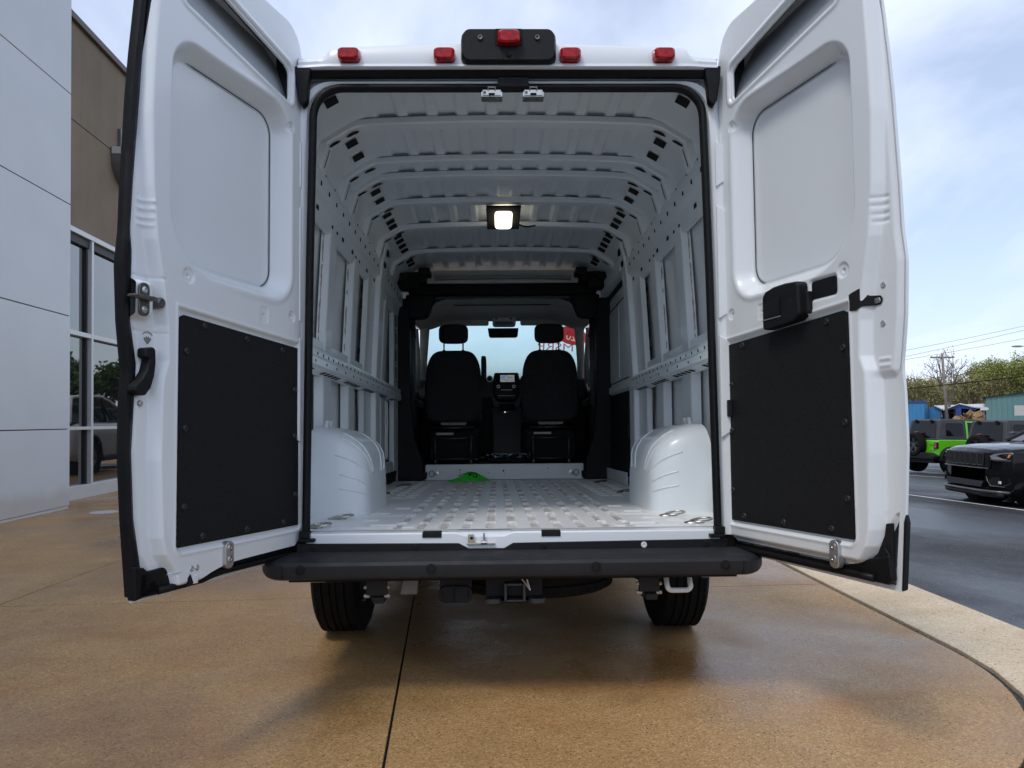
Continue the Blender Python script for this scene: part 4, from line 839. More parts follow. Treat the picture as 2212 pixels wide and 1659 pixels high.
    # return behind the seal and rear inner quarter
    mk('inner_return',[(s*.80,.03,.6),(s*.965,.16,.6),(s*.965,.16,2.05),(s*.79,.03,2.3)],[(0,1,2,3)],inwhite,van)
    MB().prism([(.10,.60),(.55,.60),(.60,.80),(.52,.95),(.30,1.0),(.10,.98)],s*.955,s*.972,TX).build('quarter_inner',inwhite,van,bevel=.01)
    MB().prism([(.14,.604),(.36,.604),(.16,.72)],s*.93,s*.945,TX).build('corner_gusset',white,van,bevel=.002)
# left front bay
s=-1
ribx(s,2.88,3.04,1.395,2.10); ribx(s,2.86,3.06,.62,1.305); wobble(s,2.865,1.45,2.0,.004,seed=31)
MB().box(-.965,-.925,3.40,3.66,.60,2.25).build('front_pillar_panel',inwhite,van,bevel=.006)
for z in (1.98,1.827,1.682,1.535): MB().prism(rpoly(3.475,3.575,z-.055,z+.055,.035,6),-.9265,-.9225,TX).build('obround_recess',MATS['grey_tray'],van,bevel=.002)
for z in (1.90,1.755,1.61,1.46): 
    for yy in (3.48,3.52,3.56): MB().box(-.9265,-.9235,yy,yy+.018,z-.006,z+.006).build('pin_hole',hole,van)
for k_ in range(4): MB().prism([(2.75+.17*k_,.615),(2.82+.17*k_,.615),(2.92+.17*k_,.70),(2.87+.17*k_,.70)],-.925,-.905,TX).build('vent_slot',hole,van)
MB().prism([(2.62,.60),(3.62,.60),(3.62,.78),(2.75,.78)],-.96,-.93,TX).build('sill_pressing',inwhite,van,bevel=.006)
for yy in (3.18,3.27): MB().tube([(-.965,yy+.01*sin(z*18),z) for z in np.linspace(.8,1.28,14)],.012,8).build('corrugation',inwhite,van,smooth=True)
# right: closed sliding door seen from inside
s=1; sl=MB().prism([(2.62,.62),(3.90,.62),(3.92,1.30),(3.86,2.06),(3.78,2.16),(2.64,2.16)],.945,.975,TX).build('sliding_door',inwhite,van,bevel=.006)
fr=[(2.70,1.42),(3.78,1.42),(3.74,1.98),(3.66,2.06),(2.74,2.06)]
MB().tube([(.9435,y,z) for y,z in fr+[fr[0]]],.005,6).build('window_bead',hole,sl)
MB().prism([(2.72,1.44),(3.755,1.44),(3.72,1.97),(3.65,2.04),(2.76,2.04)],.940,.9448,TX).build('window_blank',inwhite,sl,bevel=.003)
MB().box(.936,.946,3.15,3.35,1.45,2.03).build('door_rib',inwhite,sl,bevel=.003)
MB().prism([(2.66,1.335),(3.93,1.335),(3.93,1.40),(2.66,1.385)],.925,.944,TX).build('door_waist',inwhite,sl,bevel=.008)
MB().prism([(2.68,.66),(3.88,.66),(3.90,1.325),(2.68,1.315)],.934,.9445,TX).build('door_trim_board',board,sl,bevel=.004)
MB().box(.915,.95,2.60,2.64,1.05,1.22).box(.90,.93,2.59,2.63,.95,1.06).build('door_latch',blackp,sl,bevel=.004)
MB().prism([(2.6,2.17),(3.80,2.17),(3.75,2.36),(2.6,2.33)],.93,.95,TX).build('door_track',ud,van)
MB().box(.895,.90,2.63,3.7,.604,.70).build('step_edge',inwhite,van)
MB().box(.86,.98,2.6,3.66,2.20,2.30).build('cant_rail',inwhite,van,bevel=.01)

# ---- ceiling and bows
def cpath(off=0.):
    P=[(-.905+off,2.23),(-.868+off*.8,2.350-off*.2),(-.80,2.397-off),(-.735,2.435-off),(-.70,2.448-off),(-.62,2.456-off)]
    P+=[(x,2.470-.014*(x/.62)**2-off) for x in np.linspace(-.5,.5,9)]
    return P+[(-x,z) for x,z in P[:6][::-1]]
cp=np.array([(-.915,2.2),(-.905,2.24),(-.872,2.362),(-.80,2.408),(-.735,2.448),(-.70,2.461)]+[(x,2.472+.012*(1-(x/.66)**2)) for x in np.linspace(-.66,.66,160)]+[(.70,2.461),(.735,2.448),(.80,2.408),(.872,2.362),(.905,2.24),(.915,2.2)])
yc_=np.linspace(.02,3.72,60); Xc=np.repeat(cp[None,:,0],60,0); Yc=np.repeat(yc_[:,None],len(cp),1); Zc=np.repeat(cp[None,:,1],60,0)
ph=((Xc+.07)/.14)%1.0; wave=sst(.16,.22,ph)*sst(.84,.78,ph); Zc=Zc+.016*wave*(np.abs(Xc)<.63)
grid('roof_lining',Xc,Yc,Zc,inwhite,van,flip=True)
bowY=[.58,1.07,1.31,1.78,2.33,3.04]
secb=[(-.006,-.040),(.0,-.048),(.024,-.050),(.026,.075),(.012,.075),(.010,.034),(-.006,.026)]
for i,y0 in enumerate(bowY):
    bo=MB().sweepxz(cpath(.012),[(n_,y0+y_) for n_,y_ in secb]).build('roof_bow',inwhite,van,smooth=True,angle=25)
    B=MB()
    for k_,x in enumerate([-.56,-.52,-.43,-.40,-.36,-.22,-.15,-.08,-.03,0,.05,.11,.2,.27,.36,.42,.46,.55]):
        wdt=.012 if k_%3 else .02; zz_=2.458-.014*(x/.62)**2+.0115; B.box(x-wdt*.65,x+wdt*.65,y0+.046,y0+.061,zz_-.003,zz_)
    B.build('punched_slots',hole,bo,kind='stuff')
    for s in (-1,1):
        # curved slots at the haunch
        for (xa,za,xb2,zb2) in ((.845,2.358,.79,2.391),(.762,2.408,.700,2.436)):
            pts=[]; 
            for t in np.linspace(0,1,9): pts.append((s*(xa+(xb2-xa)*t),za+(zb2-za)*t+.003*sin(PI*t)))
            V=[];wd=[.001,.009,.013,.014,.014,.014,.013,.009,.001]
            for (x,z),w_ in zip(pts,wd): V+=[(x,y0-.004-w_,z-.014),(x,y0-.004+w_,z-.014)]
            mk('haunch_slot',V,[(2*i_,2*i_+1,2*i_+3,2*i_+2) for i_ in range(8)],hole,bo)
        # leg running down the side, with slot
        if i<5:
            ribx(s,y0-.045,y0+.05,2.225,2.352,dx=.026,dep=.05,n=5,name='bow_leg')
            mk('leg_slot',[(s*(float(Xi(2.25))-.0275),y0-.003,2.25),(s*(float(Xi(2.25))-.0275),y0+.008,2.25),(s*(float(Xi(2.335))-.0275),y0+.008,2.335),(s*(float(Xi(2.335))-.0275),y0-.003,2.335)],[(0,1,2,3)],hole,bo)
for s in (-1,1):
    for yy in (.26,.726,.904,1.468,1.629,1.934,2.081,2.20,2.45,2.58,2.72,2.86,3.2,3.32):
        hw=.036 if yy<2.1 else .045
        c0=np.array([s*.765,2.4265]); u=np.array([s*-.866,.5]); pts=[]
        for a,b_ in ((-.030,-hw),(.030,-hw),(.030,hw),(-.030,hw)): pts.append((c0[0]+u[0]*a,yy+b_,c0[1]+u[1]*a-.004))
        mk('haunch_hole',pts,[(0,1,2,3)],hole,van)
# cargo lamp
cl=MB().box(-.118,.105,1.76,2.28,2.424,2.436).build('cargo_lamp',hole,van,bevel=.004)
MB().add(*sqe((-.005,2.02,2.424),(.058,.17,.03),.35,.35,10,28)).build('lamp_diffuser',lamp_on,cl,smooth=True)
for yy in (1.95,2.03,2.09): MB().box(-.055,.045,yy,yy+.006,2.390,2.3945).build('diffuser_rib',pmat('diff_rib',(.6,.55,.4),.4),cl)
MB().tube([(.105,2.20,2.435),(.14,2.22,2.428),(.17,2.235,2.43),(.22,2.24,2.44)],.006,6).build('lamp_cable',rubber,cl,smooth=True)

# ---- cab
for s in (-1,1):
    MB().prism([(s*.96,.598),(s*.707,.598),(s*.712,.771),(s*.786,.964),(s*.815,1.3),(s*.822,2.03),(s*.845,2.20),(s*.96,2.20)],3.655,3.76,TY).build('pillar_trim',blackp,van,bevel=.012)
    MB().prism([(s*.71,.61),(s*.678,.615),(s*.672,.67),(s*.712,.69)],3.66,3.68,TY).build('trim_tab',blackp,van,bevel=.004)
    MB().prism([(s*.86,2.03),(s*.72,2.035),(s*.675,2.05),(s*.65,2.10),(s*.63,2.16),(s*.60,2.195),(s*.60,2.24),(s*.86,2.24)],3.70,3.84,TY).build('header_trim',blackp,van,bevel=.012)
    # lumpy black duct blocks over the header
    B=MB()
    for (x0,x1,y0,y1,z0,z1) in ((.62,.72,3.42,3.6,2.36,2.42),(.66,.84,3.45,3.62,2.30,2.39),(.72,.90,3.40,3.58,2.24,2.33),(.80,.88,3.38,3.5,2.30,2.37)): B.box(s*x0,s*x1,y0,y1,z0,z1)
    B.build('duct_block',blackp,van,bevel=.012)
    MB().box(s*.84,s*.97,3.76,4.35,.74,2.15).build('b_pillar',board,van,bevel=.02)
    MB().box(s*.88,s*.96,4.3,5.3,.74,1.45).build('cab_door_trim',blackp,van,bevel=.02)
    MB().box(s*.80,s*.885,4.25,4.75,1.26,1.34).build('door_armrest',blackp,van,bevel=.02)
    MB().tube([(s*.905,4.30,1.52),(s*.89,4.5,1.9),(s*.86,4.72,2.08)],.012,6).build('window_frame_edge',blackp,van)
    MB().tube([(s*.83,3.78,2.0),(s*.828,3.785,1.6),(s*.80,3.83,1.25)],.016,4).build('seat_belt',fabric,van)
    MB().box(s*.80,s*.84,3.775,3.80,1.94,2.02).build('belt_anchor',blackp,van,bevel=.006)
    MB().tube([(s*.80,4.1,1.40),(s*.785,4.12,1.47)],.010,6).build('belt_buckle',alu,van)
    # A-pillar with quarter-light
    MB().tube([(s*.80,4.86,2.17),(s*.855,5.25,1.80),(s*.90,5.60,1.52)],[.055,.042,.05],10).build('a_pillar',beige,van,smooth=True)
    MB().tube([(s*.87,4.60,2.05),(s*.885,4.95,1.75),(s*.90,5.05,1.50)],.03,8).build('window_divider',beige,van,smooth=True)
MB().box(-.84,.84,3.70,3.80,2.235,2.345).build('overhead_shelf_back',board,van,bevel=.03)
MB().prism([(-.80,2.345),(.80,2.345),(.70,2.46),(-.70,2.46)],3.715,3.73,TY).build('header_panel',beige,van,bevel=.004)
MB().prism([(3.80,2.235),(4.35,2.235),(4.35,2.255),(3.80,2.255)],-.82,.82,TX).build('overhead_shelf',board,van)
MB().sweepxz([(-.86,2.215),(-.5,2.232),(0,2.238),(.5,2.232),(.86,2.215)],[(-.008,3.80),(.008,3.80),(.008,3.86),(-.008,3.86)]).build('shelf_lip',pmat('lip_grey',(.12,.125,.13),.5),van)
B=MB(); B.sweepxz([(-.60,2.375),(-.3,2.382),(0,2.385),(.3,2.382),(.60,2.375)],[(-.012,3.64),(.012,3.64),(.012,3.70),(-.012,3.70)]); B.build('header_beam',pmat('beam_grey',(.30,.30,.29),.6),van,bevel=.006)
for k_ in range(5): MB().box(-.52+.23*k_,-.40+.23*k_,3.628,3.64,2.366,2.388).build('header_clip',MATS['beam_grey'],van,bevel=.003)
# headliner: arched sheet
yh=np.linspace(3.84,4.98,24); xh=np.linspace(-.86,.86,40); Yh,Xh=np.meshgrid(yh,xh,indexing='ij')
Zh=2.215-.10*sst(.45,.86,np.abs(Xh))-.03*sst(4.2,4.98,Yh)+.012*np.exp(-((Yh-4.25)/.12)**2)-.012*np.cos(np.clip((Yh-4.5)*9,-PI,PI))
grid('headliner',Xh,Yh,Zh,beige,van)
for x0,x1 in ((-.72,-.14),(.19,.75)):
    MB().prism(rpoly(x0,x1,2.145,2.20,.02),4.88,4.90,lambda u,v,w_:(u,w_+(2.2-v)*.9,v)).build('sun_visor',beige,van,bevel=.006)
    MB().box((x0+x1)/2-.02,(x0+x1)/2+.12,4.872,4.878,2.165,2.188).build('visor_label',pmat('label_pale',(.55,.54,.48),.6),van)
MB().prism(rpoly(-.10,.14,2.12,2.215,.03),4.72,4.9,TY).build('overhead_console',beige,van,bevel=.02)
MB().prism(rpoly(-.075,.11,2.125,2.155,.012),4.712,4.722,TY).build('console_lens',MATS['grey_tray'],van,bevel=.003)
for x in (-.06,.085): MB().box(x-.012,x+.012,4.714,4.722,2.178,2.19).build('console_button',hole,van)
MB().prism([(-.152,2.13),(.175,2.13),(.165,2.045),(.15,2.03),(-.125,2.03),(-.14,2.045)],5.0,5.05,TY).build('rear_view_display',blackp,van,bevel=.008)
# windscreen
wt=[(-.80,4.90,2.19),(.80,4.90,2.19),(.90,5.62,1.53),(-.90,5.62,1.53)]
X=np.array([[wt[0][0]+(wt[1][0]-wt[0][0])*t for t in np.linspace(0,1,20)],[wt[3][0]+(wt[2][0]-wt[3][0])*t for t in np.linspace(0,1,20)]]); bow=.10*(1-(np.linspace(-1,1,20))**2)
Y=np.array([[4.86]*20,[5.56]*20])+bow; Z=np.array([[2.20]*20,[1.53]*20]); grid('windscreen',X,Y,Z,wsglass,van)
sw=lambda x,z:(x,4.86+.70*(2.20-z)/.67+.10*(1-(x/.85)**2)-.012,z)
tk=MB().box(-.80,-.75,0,.004,2.115,2.15,lambda a,b_,c:(a,sw(a,c)[1]+b_,c)).build('inspection_sticker',pmat('sticker_tan',(.4,.38,.28),.6),van)
red=thinglass('sticker_red',(.50,.04,.045)); pale_red=thinglass('sticker_letter',(.80,.42,.42)); cream=thinglass('sticker_cream',(.95,.85,.66))
ell=[(.66+.24*cos(a),2.04-.075*sin(a)*-1-.09*(0)*cos(a)) for a in np.linspace(0,2*PI,33)[:-1]]
def dec(poly,off,mat,name,par=None):
    return mk(name,[(p[0],sw(*p)[1]-off,p[1]) for p in poly],[tuple(range(len(poly)))],mat,par or van)
rot=lambda p,c,a:(c[0]+(p[0]-c[0])*cos(a)-(p[1]-c[1])*sin(a),c[1]+(p[0]-c[0])*sin(a)+(p[1]-c[1])*cos(a))
ec=(.74,2.045); e1=[rot((ec[0]+.17*cos(a),ec[1]+.082*sin(a)),ec,-.24) for a in np.linspace(0,2*PI,41)[:-1]]; e2=[rot((ec[0]+.29*cos(a),ec[1]+.074*sin(a)),ec,-.24) for a in np.linspace(0,2*PI,41)[:-1]]
dc=dec(e1,.004,red,'price_sticker')
def mir_text(txt,x,z,size,mat,par,ang=0,sx=1.):
    y=sw(x,z)[1]-.012; sl=math.atan2(.70,.67)*0
    R=Matrix.Translation((x,y,z))@Matrix.Rotation(ang,4,'Y')@Matrix([[-sx,0,0,0],[0,0,1,0],[0,1,0,0],[0,0,0,1]])
    text_mesh('sticker_text',txt,size,mat,par,R)
mir_text('20',.735,2.035,.125,pmat('sticker_digit_glow',(.8,.7,.5),.6,emit=((.9,.75,.5),.25)),dc,.24,.9)  # digits glow faintly in place of daylight coming through the sticker
ps=MB().box(.80,.83,0,.002,1.905,1.91,lambda a,b_,c:(a,sw(a,c)[1]+b_-.004,c)).build('price_lettering',red,van); mir_text('MSRP',.58,1.94,.12,pale_red,ps,.06,1.4)
# dashboard
dm_=pmat('dash_dark_grey',(.035,.037,.04),.55,var=.1,vscale=10,bump=.2,bscale=300)
MB().prism([(5.05,1.60),(5.6,1.55),(5.6,.80),(5.25,.80),(5.12,1.20),(5.02,1.40)],-.9,.9,TX).build('dashboard',dm_,van,bevel=.03)
st=MB().prism([(-.085,1.65),(.165,1.65),(.175,1.60),(.170,1.42),(.13,1.36),(-.05,1.36),(-.09,1.42),(-.095,1.60)],4.93,5.06,TY).build('centre_stack',blackp,van,bevel=.012)
MB().prism([(-.14,1.42),(-.10,1.42),(-.05,1.345),(.13,1.345),(.18,1.42),(.22,1.42),(.17,1.29),(-.09,1.29)],4.94,5.04,TY).build('stack_surround',dm_,st,bevel=.008)
MB().prism(rpoly(-.065,.145,1.555,1.640,.01),4.925,4.931,TY).build('screen_bezel',hole,st)
scm,ntt,b=base_mat('screen_image'); b.inputs['Base Color'].default_value=(.02,.02,.02,1)
n1=tnoise(ntt,22,1,.5,stretch=(1,1,3)); r1=ramp(ntt,n1.outputs[0],[(.4,(.30,.31,.33)),(.62,(.42,.42,.44))]); ntt.links.new(r1.outputs[0],b.inputs['Emission Color']); b.inputs['Emission Strength'].default_value=.32
sno=MB().box(-.024,.123,4.921,4.926,1.553,1.624).build('screen',scm,st)
blu=pmat('screen_blue',(.05,.2,.45),.5,emit=((.06,.25,.6),.3)); MB().box(-.016,.0,4.9195,4.9205,1.585,1.615).box(.006,.026,4.9195,4.9205,1.592,1.614).build('screen_icon',blu,st)
ink=pmat('screen_ink',(.03,.03,.035),.5); MB().box(-.018,.11,4.9195,4.9205,1.570,1.574).box(.04,.105,4.9195,4.9205,1.597,1.600).build('screen_lines',ink,st)
for x in (-.045,.117):
    MB().lathe([(.010,.012),(.016,.012),(.018,.008),(.018,0)],20,lambda a,b_,h,x=x:(x+a,4.928-h,1.505+b_)).build('knob',alu,st,smooth=True,angle=30)
    MB().lathe([(0,.010),(.010,.010)],16,lambda a,b_,h,x=x:(x+a,4.928-h,1.505+b_)).build('knob_face',blackp,st)
MB().box(-.02,.10,4.924,4.93,1.467,1.471).build('disc_slot',alu,st)
MB().box(-.055,.125,4.93,4.945,1.405,1.412).build('chrome_strip',alu,st,bevel=.002)
for x,z in ((-.135,1.592),(.225,1.592)):
    MB().lathe([(.022,.0),(.028,.012),(.034,.012),(.036,0)],20,lambda a,b_,h,x=x,z=z:(x+a,5.0-h,z+b_)).build('air_vent',alu if x<0 else blackp,st,smooth=True,angle=30)
    MB().lathe([(0,.004),(.026,.004)],16,lambda a,b_,h,x=x,z=z:(x+a,5.0-h,z+b_)).build('vent_core',hole,st)
cs=MB().prism([(4.95,1.30),(5.2,1.30),(5.2,.76),(4.78,.76),(4.80,1.0)],-.11,.19,TX).build('lower_console',dm_,van,bevel=.02)
MB().prism(rpoly(-.04,.125,1.215,1.325,.015),4.925,4.96,TY).build('cubby',hole,cs)
MB().box(.015,.028,4.91,4.922,1.232,1.242).build('usb_light',pmat('usb_glow',(.7,.7,.7),.5,emit=((.8,.85,1),.6)),cs)
MB().box(.03,.075,4.91,4.922,1.235,1.243).build('charge_plug',pmat('copper_plug',(.35,.17,.1),.5),cs)
# seats
def seat(cx,arm):
    so=empty('seat',(0,0,0)); so.parent=van; so['label']='black fabric bucket seat'
    def shp(x,y,z):
        t=(z-1.10)/.70; wv=1.0-.22*max(0,(t-.45)/.55)**2.2; return (cx+(x-cx)*wv,y+.12*(t)*.6,z)
    MB().add(*sqe((cx,4.12,1.455),(.268,.085,.34),.36,.42,26,36,shp)).build('backrest',fabric,so,smooth=True)
    MB().add(*sqe((cx,4.19,1.955),(.140,.055,.092),.5,.5,16,28)).build('headrest',fabric,so,smooth=True)
    for dx in (-.09,.09):
        MB().tube([(cx+dx,4.18,1.75),(cx+dx,4.19,1.90)],.007,8).build('headrest_post',steel,so,smooth=True)
        MB().tube([(cx+dx,4.175,1.78),(cx+dx,4.177,1.80)],.016,8).build('post_collar',blackp,so)
    MB().add(*sqe((cx,4.42,1.16),(.26,.28,.075),.4,.4,14,28)).build('cushion',fabric,so,smooth=True)
    MB().box(cx-.175,cx+.175,4.07,4.10,1.135,1.185).build('lumbar_flap',MATS['grey_tray'],so,bevel=.01)
    MB().prism([(cx-.13,1.132),(cx+.13,1.132),(cx+.11,1.09),(cx-.11,1.09)],4.10,4.12,TY).build('foam_patch',pmat('foam_tan',(.40,.37,.31),.9),so)
    MB().box(cx-.04,cx-.035,4.09,4.098,1.09,1.135).box(cx+.05,cx+.055,4.09,4.098,1.09,1.135).build('spring_wire',dsteel,so)
    for z in (1.065,.965,.775): MB().tube([(cx-.20,4.08,z),(cx+.19,4.08,z)],.009,8).build('frame_bar',dsteel,so,smooth=True)
    for dx in (-.167,.163):
        MB().tube([(cx+dx,4.06,.74),(cx+dx,4.06,.99)],.010,8).build('frame_leg',dsteel,so,smooth=True)
        MB().tube([(cx+dx,4.06,.737),(cx+dx,4.06,.765)],.013,8).build('leg_bolt',steel,so,smooth=True)
    MB().box(cx-.24,cx+.24,4.12,4.66,.74,1.05).build('seat_base',board,so,bevel=.03)
    MB().box(cx-.16,cx+.0,4.07,4.09,1.0,1.02).build('warning_label',MATS['label_pale'],so)
    if arm: MB().add(*sqe((cx+.285,4.15,1.62),(.026,.05,.12),.4,.4,12,16)).build('armrest',fabric,so,smooth=True)
seat(-.467,True); seat(.44,False)
# exterior nose so the van is whole from a step aside
yn=np.linspace(5.55,5.98,14); xn=np.linspace(-.95,.95,30); Yn,Xn=np.meshgrid(yn,xn,indexing='ij'); Xn=Xn*(1-.28*sst(5.2,6.0,Yn)**2); grid('bonnet',Xn,Yn,ztop(Yn)-.02*(Xn/.9)**2,white,van)
MB().box(-.72,.72,5.9,5.99,.35,1.15).build('front_bumper',bumperp,van,bevel=.05)
for s in (-1,1):
    MB().box(s*.9,s*1.0,-.0,.05,.62,1.25).build('tail_lamp',redlens,van,bevel=.02)
    MB().box(s*1.0,s*1.16,4.9,5.05,1.45,1.85).build('door_mirror',blackp,van,bevel=.04)

# ---- loose things inside
vm,ntt,b=base_mat('green_print_cloth'); b.inputs['Base Color'].default_value=(.05,.80,.05,1); b.inputs['Roughness'].default_value=.7
xg=np.linspace(-.17,.17,60); yg=np.linspace(-.11,.12,40); Yq,Xq=np.meshgrid(yg,xg,indexing='ij')
hump=.062*np.exp(-((Xq-.03)/.10)**2-((Yq-.085)/.10)**2)+.022*np.exp(-((Xq+.06)/.07)**2-((Yq-.0)/.06)**2)
Zq=.004+hump+.009*np.abs(np.sin(Xq*34+Yq*22))*np.exp(-((Xq-.03)/.14)**2)+.006*np.abs(np.sin(Yq*48-Xq*26))
gv=empty('green_bag'); gv.parent=None; p=v2w((-.30,3.42,.605)); gv.location=p; tag(gv,'crumpled bright green printed bag lying on the cargo floor','bag')
Xs=Xq*(1-.25*(Yq+.11)/.23)+.02*np.sin(Yq*40); cl_=grid('cloth',Xs,Yq,Zq,vm,gv,solid=.003)
inkm=pmat('black_ink',(.012,.013,.012),.7)
def hz(x,y):
    return .004+.062*math.exp(-((x-.03)/.10)**2-((y-.085)/.10)**2)+.022*math.exp(-((x+.06)/.07)**2-(y/.06)**2)+.009*abs(sin(x*34+y*22))*math.exp(-((x-.03)/.14)**2)+.006*abs(sin(y*48-x*26))
tx=text_mesh('bag_print','SAL',.10,inkm,gv,Matrix.Rotation(PI-.25,4,'Z')@Matrix.Scale(1.0,4)); 
for v_ in tx.data.vertices:
    x,y=v_.co.x+.015,v_.co.y*.9+.02; v_.co=(x*(1-.25*(y+.11)/.23)+.02*sin(y*40),y,hz(x,y)+.006)
for k_ in range(3):
    pts=[(-.085+.02*k_+.008*sin(t*7+k_),.02+.045*t-.01*k_) for t in np.linspace(0,1,9)]
    MB().tube([(x,y,hz(x,y)+.006) for x,y in pts],.003,5).build('print_squiggle',inkm,gv)
pbm=thinglass('clear_plastic',(.78,.80,.82),rough=.12)
pb_=empty('plastic_bag',v2w((-.02,4.0,.737))); tag(pb_,'clear plastic bag wrapping a dark mat on the cab floor between the seats','bag')
MB().box(-.13,.22,-.06,.10,0,.055).build('mat_roll',board,pb_,bevel=.02)
rr=random.Random(3); xg=np.linspace(-.25,.26,50); yg=np.linspace(-.1,.12,24); Yq,Xq=np.meshgrid(yg,xg,indexing='ij'); Zq=.075-.03*sst(-.1,-.25,Xq)-.4*np.clip(np.abs(Yq-.02)-.07,0,1)+.008*np.sin(Xq*70+np.sin(Yq*60)*2)+.006*np.sin(Yq*110+Xq*40)
grid('film',Xq,Yq,np.maximum(Zq,.006),pbm,pb_)

# ================================================================== BACKGROUND
def carpaint(name,col,rough=.25): return pmat(name,col,rough,coat=.55 if max(col)>.05 else .22,rvar=.03,vscale=3,spec=.3 if max(col)>.05 else .18)
glassd=pmat('car_glass_dark',(.005,.007,.0075),.04,spec=.25)
lampred=pmat('car_lamp_red',(.35,.01,.01),.15,coat=.8)
lampw=pmat('car_lamp_clear',(.16,.17,.18),.08,coat=1)
amber=pmat('car_lamp_amber',(.75,.25,.05),.25)
blacktop=pmat('hardtop_black',(.045,.045,.048),.62,var=.15,vscale=3)
gunrim=pmat('dark_alloy',(.10,.10,.105),.35,metal=.7)
silrim=pmat('silver_alloy',(.45,.45,.46),.3,metal=.9)
def offroader(name,loc,rz,paint,label,dirtspare=False):
    # local: +x forward, origin under the rear bumper centre
    r=empty(name,loc,rz); tag(r,label,'car','boxy off-road cars parked side by side')
    b=MB(); pr=[(.28,.52),(.28,1.12),(.33,1.16),(2.2,1.16),(2.35,1.19),(3.75,1.10),(3.80,1.0),(3.80,.58),(3.2,.50),(1.7,.48)]
    b.prism(pr,-.77,.77,lambda u,v,w_:(u,w_,v)); b.build('body',paint,r,bevel=.03)
    t=MB(); V=[]
    for x,z,hw in ((.30,1.165,.745),(.42,1.80,.665),(.50,1.86,.64),(1.95,1.87,.64),(2.05,1.84,.65),(2.38,1.165,.74)): V+=[(x,-hw,z),(x,hw,z)]
    t.add(V,[(0,1,3,2),(2,3,5,4),(4,5,7,6),(6,7,9,8),(8,9,11,10),(0,2,4,6,8,10),(11,9,7,5,3,1)]); t.build('hard_top',blacktop,r,bevel=.035)
    # rear window, side windows lie 4 mm proud
    def face(fn,poly,mat,nm,d_=.006): MB().prism(poly,0,d_,fn).build(nm,mat,r,bevel=.002)
    rear=lambda u,v,w_:(.30+(v-1.165)*.189-.006-w_,u*(1-(v-1.165)*.17),v)
    face(rear,[(-.62,1.22),(.62,1.22),(.60,1.75),(.55,1.80),(-.55,1.80),(-.60,1.75)],glassd,'rear_window')
    for s in (-1,1):
        side=lambda u,v,w_,s=s:(u,s*(.745-(v-1.165)*.125+.004+w_),v)
        face(side,[(.62,1.28),(1.32,1.28),(1.32,1.68),(1.27,1.73),(.70,1.73),(.63,1.68)],glassd,'quarter_window')
        face(lambda u,v,w_,s=s:(u,s*(.745-(v-1.165)*.125+.002+w_),v),[(.56,1.23),(1.38,1.23),(1.38,1.74),(1.33,1.79),(.66,1.79),(.57,1.74)],blacktop,'window_surround',.003)
        face(side,[(1.42,1.19),(2.30,1.19),(2.02,1.79),(1.42,1.80)],paint,'door_frame',.004)
        face(lambda u,v,w_,s=s:(u,s*(.745-(v-1.165)*.125+.008+w_),v),[(1.50,1.22),(2.20,1.22),(1.98,1.74),(1.50,1.75)],glassd,'door_window',.004)
        # flared arches
        for cx_ in (.78,3.22):
            B=MB(); arcp=[(cx_+.50*cos(rad(a)),.48+.46*sin(rad(a))) for a in np.linspace(-5,185,14)]+[(cx_+.40*cos(rad(a)),.46+.40*sin(rad(a))) for a in np.linspace(185,-5,14)]
            B.prism(arcp,s*.74,s*.90,lambda u,v,w_:(u,w_,v)); B.build('wheel_flare',blackp,r,bevel=.02)
            MB().lathe([(0,0),(.43,0)],24,lambda x,y,h,cx_=cx_,s=s:(cx_+x,s*.772,.47+y)).build('wheel_well',hole,r)
        lp=MB().box(.225,.30,s*.60,s*.775,.86,1.07).build('tail_lamp',blackp,r,bevel=.02); MB().box(.218,.227,s*.625,s*.75,.885,1.05).build('tail_lens',lampred,r,bevel=.01); MB().box(.2165,.219,s*.65,s*.72,.90,.955).build('reverse_lens',lampw,r)
    for z in (1.02,.82): MB().box(.262,.285,-.60,-.40,z-.04,z+.04).build('door_hinge',paint,r,bevel=.008)
    for y in (-.35,.35): MB().box(.33,.42,y-.03,y+.03,1.72,1.84).build('window_hinge',blackp,r,bevel=.01)
    MB().prism([(-.80,.50),(.80,.50),(.82,.62),(.55,.72),(-.55,.72),(-.82,.62)],.05,.32,lambda u,v,w_:(w_,u,v)).build('rear_bumper',blackp,r,bevel=.03)
    MB().prism([(-.72,.52),(.72,.52),(.72,.70),(-.72,.70)],3.8,4.0,lambda u,v,w_:(w_,u,v)).build('front_bumper',blackp,r,bevel=.03)
    MB().box(.3,3.7,-.55,.55,.36,.5).build('chassis',ud,r)
    wheel('spare_wheel',r,(.14,.12,.98),.40,.26,gunrim,5,axis='X',n=40,face=-1)
    MB().box(.14,.26,.0,.24,.9,1.06).build('spare_carrier',blackp,r)
    MB().box(.16,.22,.02,.20,1.395,1.425).build('brake_lamp',lampred,r,bevel=.01); MB().box(.18,.24,.09,.13,1.2,1.40).build('brake_lamp_stem',blackp,r)
    MB().tube([(.30,-.1,1.22),(.285,.0,1.30),(.29,.25,1.26)],.015,6).build('rear_wiper',blackp,r)
    for cx_ in (.78,3.22):
        for s in (-1,1): wheel('wheel',r,(cx_,s*.80,.40),.40,.25,gunrim,5,axis='Y',n=40,face=s)
    return r
green=carpaint('vivid_green',(.13,.55,.02),.22); blk=carpaint('gloss_black',(.004,.004,.005),.15)
def zl(x,y): return float(zlot(x,y))
def tilt(o):      # cars on the sloping lot lean with it
    x,y=o.location.x,o.location.y; o.location.z=zl(x,y)
    slope=math.atan(.075) if 2.5<x<15 else 0; o.rotation_euler=(Matrix.Rotation(slope,4,'Y')@Matrix.Rotation(o.rotation_euler.z,4,'Z')).to_euler()
psi=rad(11)
